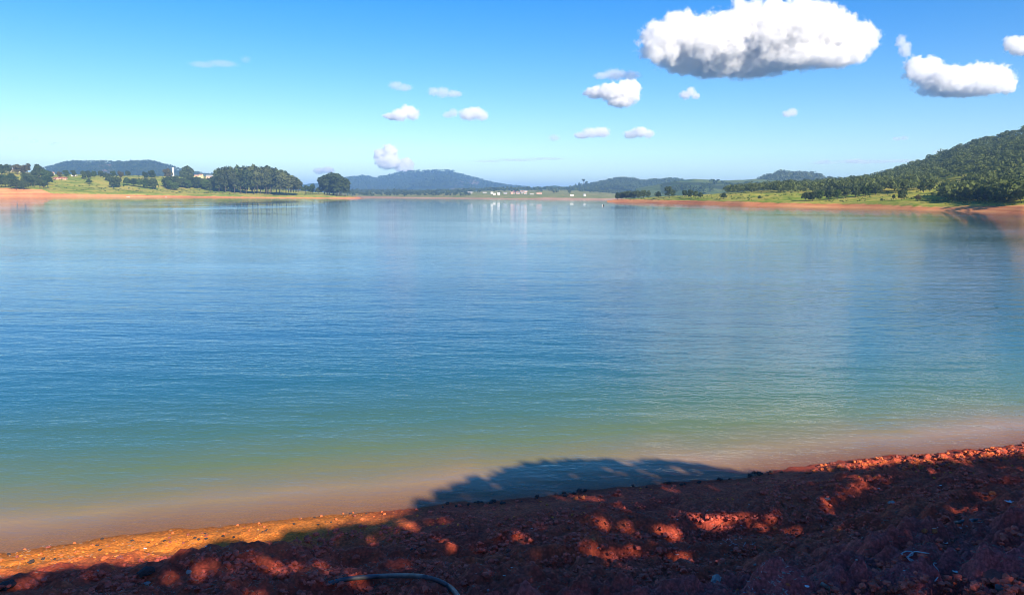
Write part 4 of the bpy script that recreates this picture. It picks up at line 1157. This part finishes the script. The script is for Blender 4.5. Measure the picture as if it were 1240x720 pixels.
cloud('white dome shaped cloud with grey left foot', [(474, 141, 10, 4), (484, 140, 10, 7), (494, 135, 10, 8), (500, 138, 8, 7)], 850, 1.3, 146, voxel=.7, rough=.38)
cloud('oval white cloud right of the dome shaped one', [(566, 139, 10, 7), (574, 137, 12, 7), (583, 140, 8, 6)], 850, 1.1, 146, voxel=.7, rough=.4)
cloud('small faint puff left of the oval cloud', [(542, 139, 6, 4), (549, 137, 6, 5)], 850, .6, 143, voxel=.6, rough=.45)
cloud('left one of the two low white clouds in the middle', [(704, 164, 9, 4), (715, 161, 10, 6), (728, 160, 11, 6)], 800, 1.1, 167, voxel=.6, rough=.38)
cloud('right one of the two low white clouds in the middle', [(764, 163, 9, 5), (775, 160, 11, 6), (785, 162, 7, 5)], 800, 1.2, 166, voxel=.6, rough=.38)
cloud('faint puff left of the two low white clouds', [(671, 167, 7, 4)], 800, .4, 171, voxel=.5, rough=.5)
cloud('white boot shaped cloud above the blue mountain', [(462, 188, 10, 8), (472, 186, 9, 11), (470, 196, 14, 9), (485, 200, 10, 6), (493, 199, 9, 8), (490, 206, 10, 3)], 560, 2.2, 208, voxel=.55, rough=.36)
cloud('low white cloud peeking above the trees near the tip', [(386, 207, 7, 4), (397, 206, 8, 4)], 560, 1.8, 211, voxel=.5, rough=.4)
cloud('long faint pinkish streak in the upper left sky', [(245, 78, 16, 3.2), (268, 77, 18, 3.4), (297, 72, 6, 4)], 900, .10, 82, voxel=.8, rough=.5)
for px, py, w, lab in ((15, 168, 7, 'leftmost tiny grey wisp in the left sky'), (41, 171, 6, 'middle tiny grey wisp in the left sky'), (66, 174, 8, 'rightmost tiny grey wisp in the left sky'), (425, 170, 5, 'tiny grey wisp above the boot shaped cloud'),
    (1090, 168, 9, 'small faint cloud high above the right hill foot'), (1136, 184, 8, 'small pale cloud touching the slope of the big hill'), (997, 196, 8, 'left faint puff low over the flat topped hill'), (1034, 195, 11, 'right faint puff low over the flat topped hill')):
    g = px < 500
    cloud(lab, [(px - w * .4, py, w * .6, 2.4), (px + w * .4, py - .6, w * .6, 2.6)], 620, .20 if g else .40, py + 3, voxel=.45, rough=.5)
cloud('long thin grey streak low over the middle', [(590, 195.5, 18, 1.5), (625, 194, 26, 1.6), (662, 192.5, 24, 1.5)], 600, .16, 197, voxel=.55, rough=.5, depth_k=.7)
cloud('long thin pale streak low over the right', [(1000, 197, 18, 2.0), (1045, 196, 34, 2.4), (1090, 195, 26, 2.0)], 600, .14, 199, voxel=.6, rough=.5, depth_k=.7)

# ------------------------------------------------------------------ haze
hz = MB(); hz.box(-15000, 15000, -15000, 15000, -5.2, 215)
hm, nt, out = new_mat('haze_air')
v = nd(nt, 'ShaderNodeVolumePrincipled'); v.inputs['Color'].default_value = (.30, .58, 1.0, 1); v.inputs['Density'].default_value = 1.75e-4; v.inputs['Anisotropy'].default_value = 0.0
nt.links.new(v.outputs[0], out.inputs['Volume'])
haze = obj('haze', hz.mesh('haze'), hm); tag(haze, 'thin bluish haze over lake and hills', 'haze', None, 'stuff')

# ------------------------------------------------------------------ light
world = bpy.data.worlds.new('World'); scene.world = world; world.use_nodes = True
nt = world.node_tree; nt.nodes.clear()
out = nt.nodes.new('ShaderNodeOutputWorld'); bg = nt.nodes.new('ShaderNodeBackground')
sky = nt.nodes.new('ShaderNodeTexSky'); sky.sky_type = 'NISHITA'; sky.sun_disc = False
sky.sun_elevation = SUN_EL; sky.sun_rotation = math.atan2(S[0], S[1]); sky.air_density = 1.0; sky.dust_density = .3; sky.ozone_density = 3.0
hsv = nt.nodes.new('ShaderNodeHueSaturation'); hsv.inputs['Saturation'].default_value = 1.5; hsv.inputs['Hue'].default_value = .513
nt.links.new(sky.outputs[0], hsv.inputs['Color']); nt.links.new(hsv.outputs[0], bg.inputs['Color'])
bg.inputs['Strength'].default_value = .095
nt.links.new(bg.outputs[0], out.inputs['Surface'])
sun_d = bpy.data.lights.new('sun', 'SUN'); sun_d.energy = 5.0; sun_d.angle = R(.53); sun_d.color = (1, .87, .68)
sun = bpy.data.objects.new('sun', sun_d); COL.objects.link(sun)
sun.rotation_euler = Vector(S).to_track_quat('Z', 'Y').to_euler()
sun.location = (20, -30, 30)

# ------------------------------------------------------------------ render
vs = scene.view_settings
scene.display_settings.display_device = 'sRGB'
vs.view_transform = 'Standard'; vs.look = 'None'; vs.gamma = 1; vs.use_curve_mapping = False; vs.exposure = 0.95
cy = scene.cycles
cy.use_denoising = True
try: cy.denoiser = 'OPENIMAGEDENOISE'
except Exception: pass
cy.max_bounces = 14; cy.volume_bounces = 12; cy.diffuse_bounces = 3; cy.glossy_bounces = 4; cy.transparent_max_bounces = 12
cy.pixel_filter_type = 'BLACKMAN_HARRIS'; cy.filter_width = .9; cy.denoising_prefilter = 'ACCURATE'
cy.use_adaptive_sampling = True; cy.adaptive_threshold = .02
cy.sample_clamp_indirect = 6
cy.volume_step_rate = .3; cy.volume_max_steps = 512
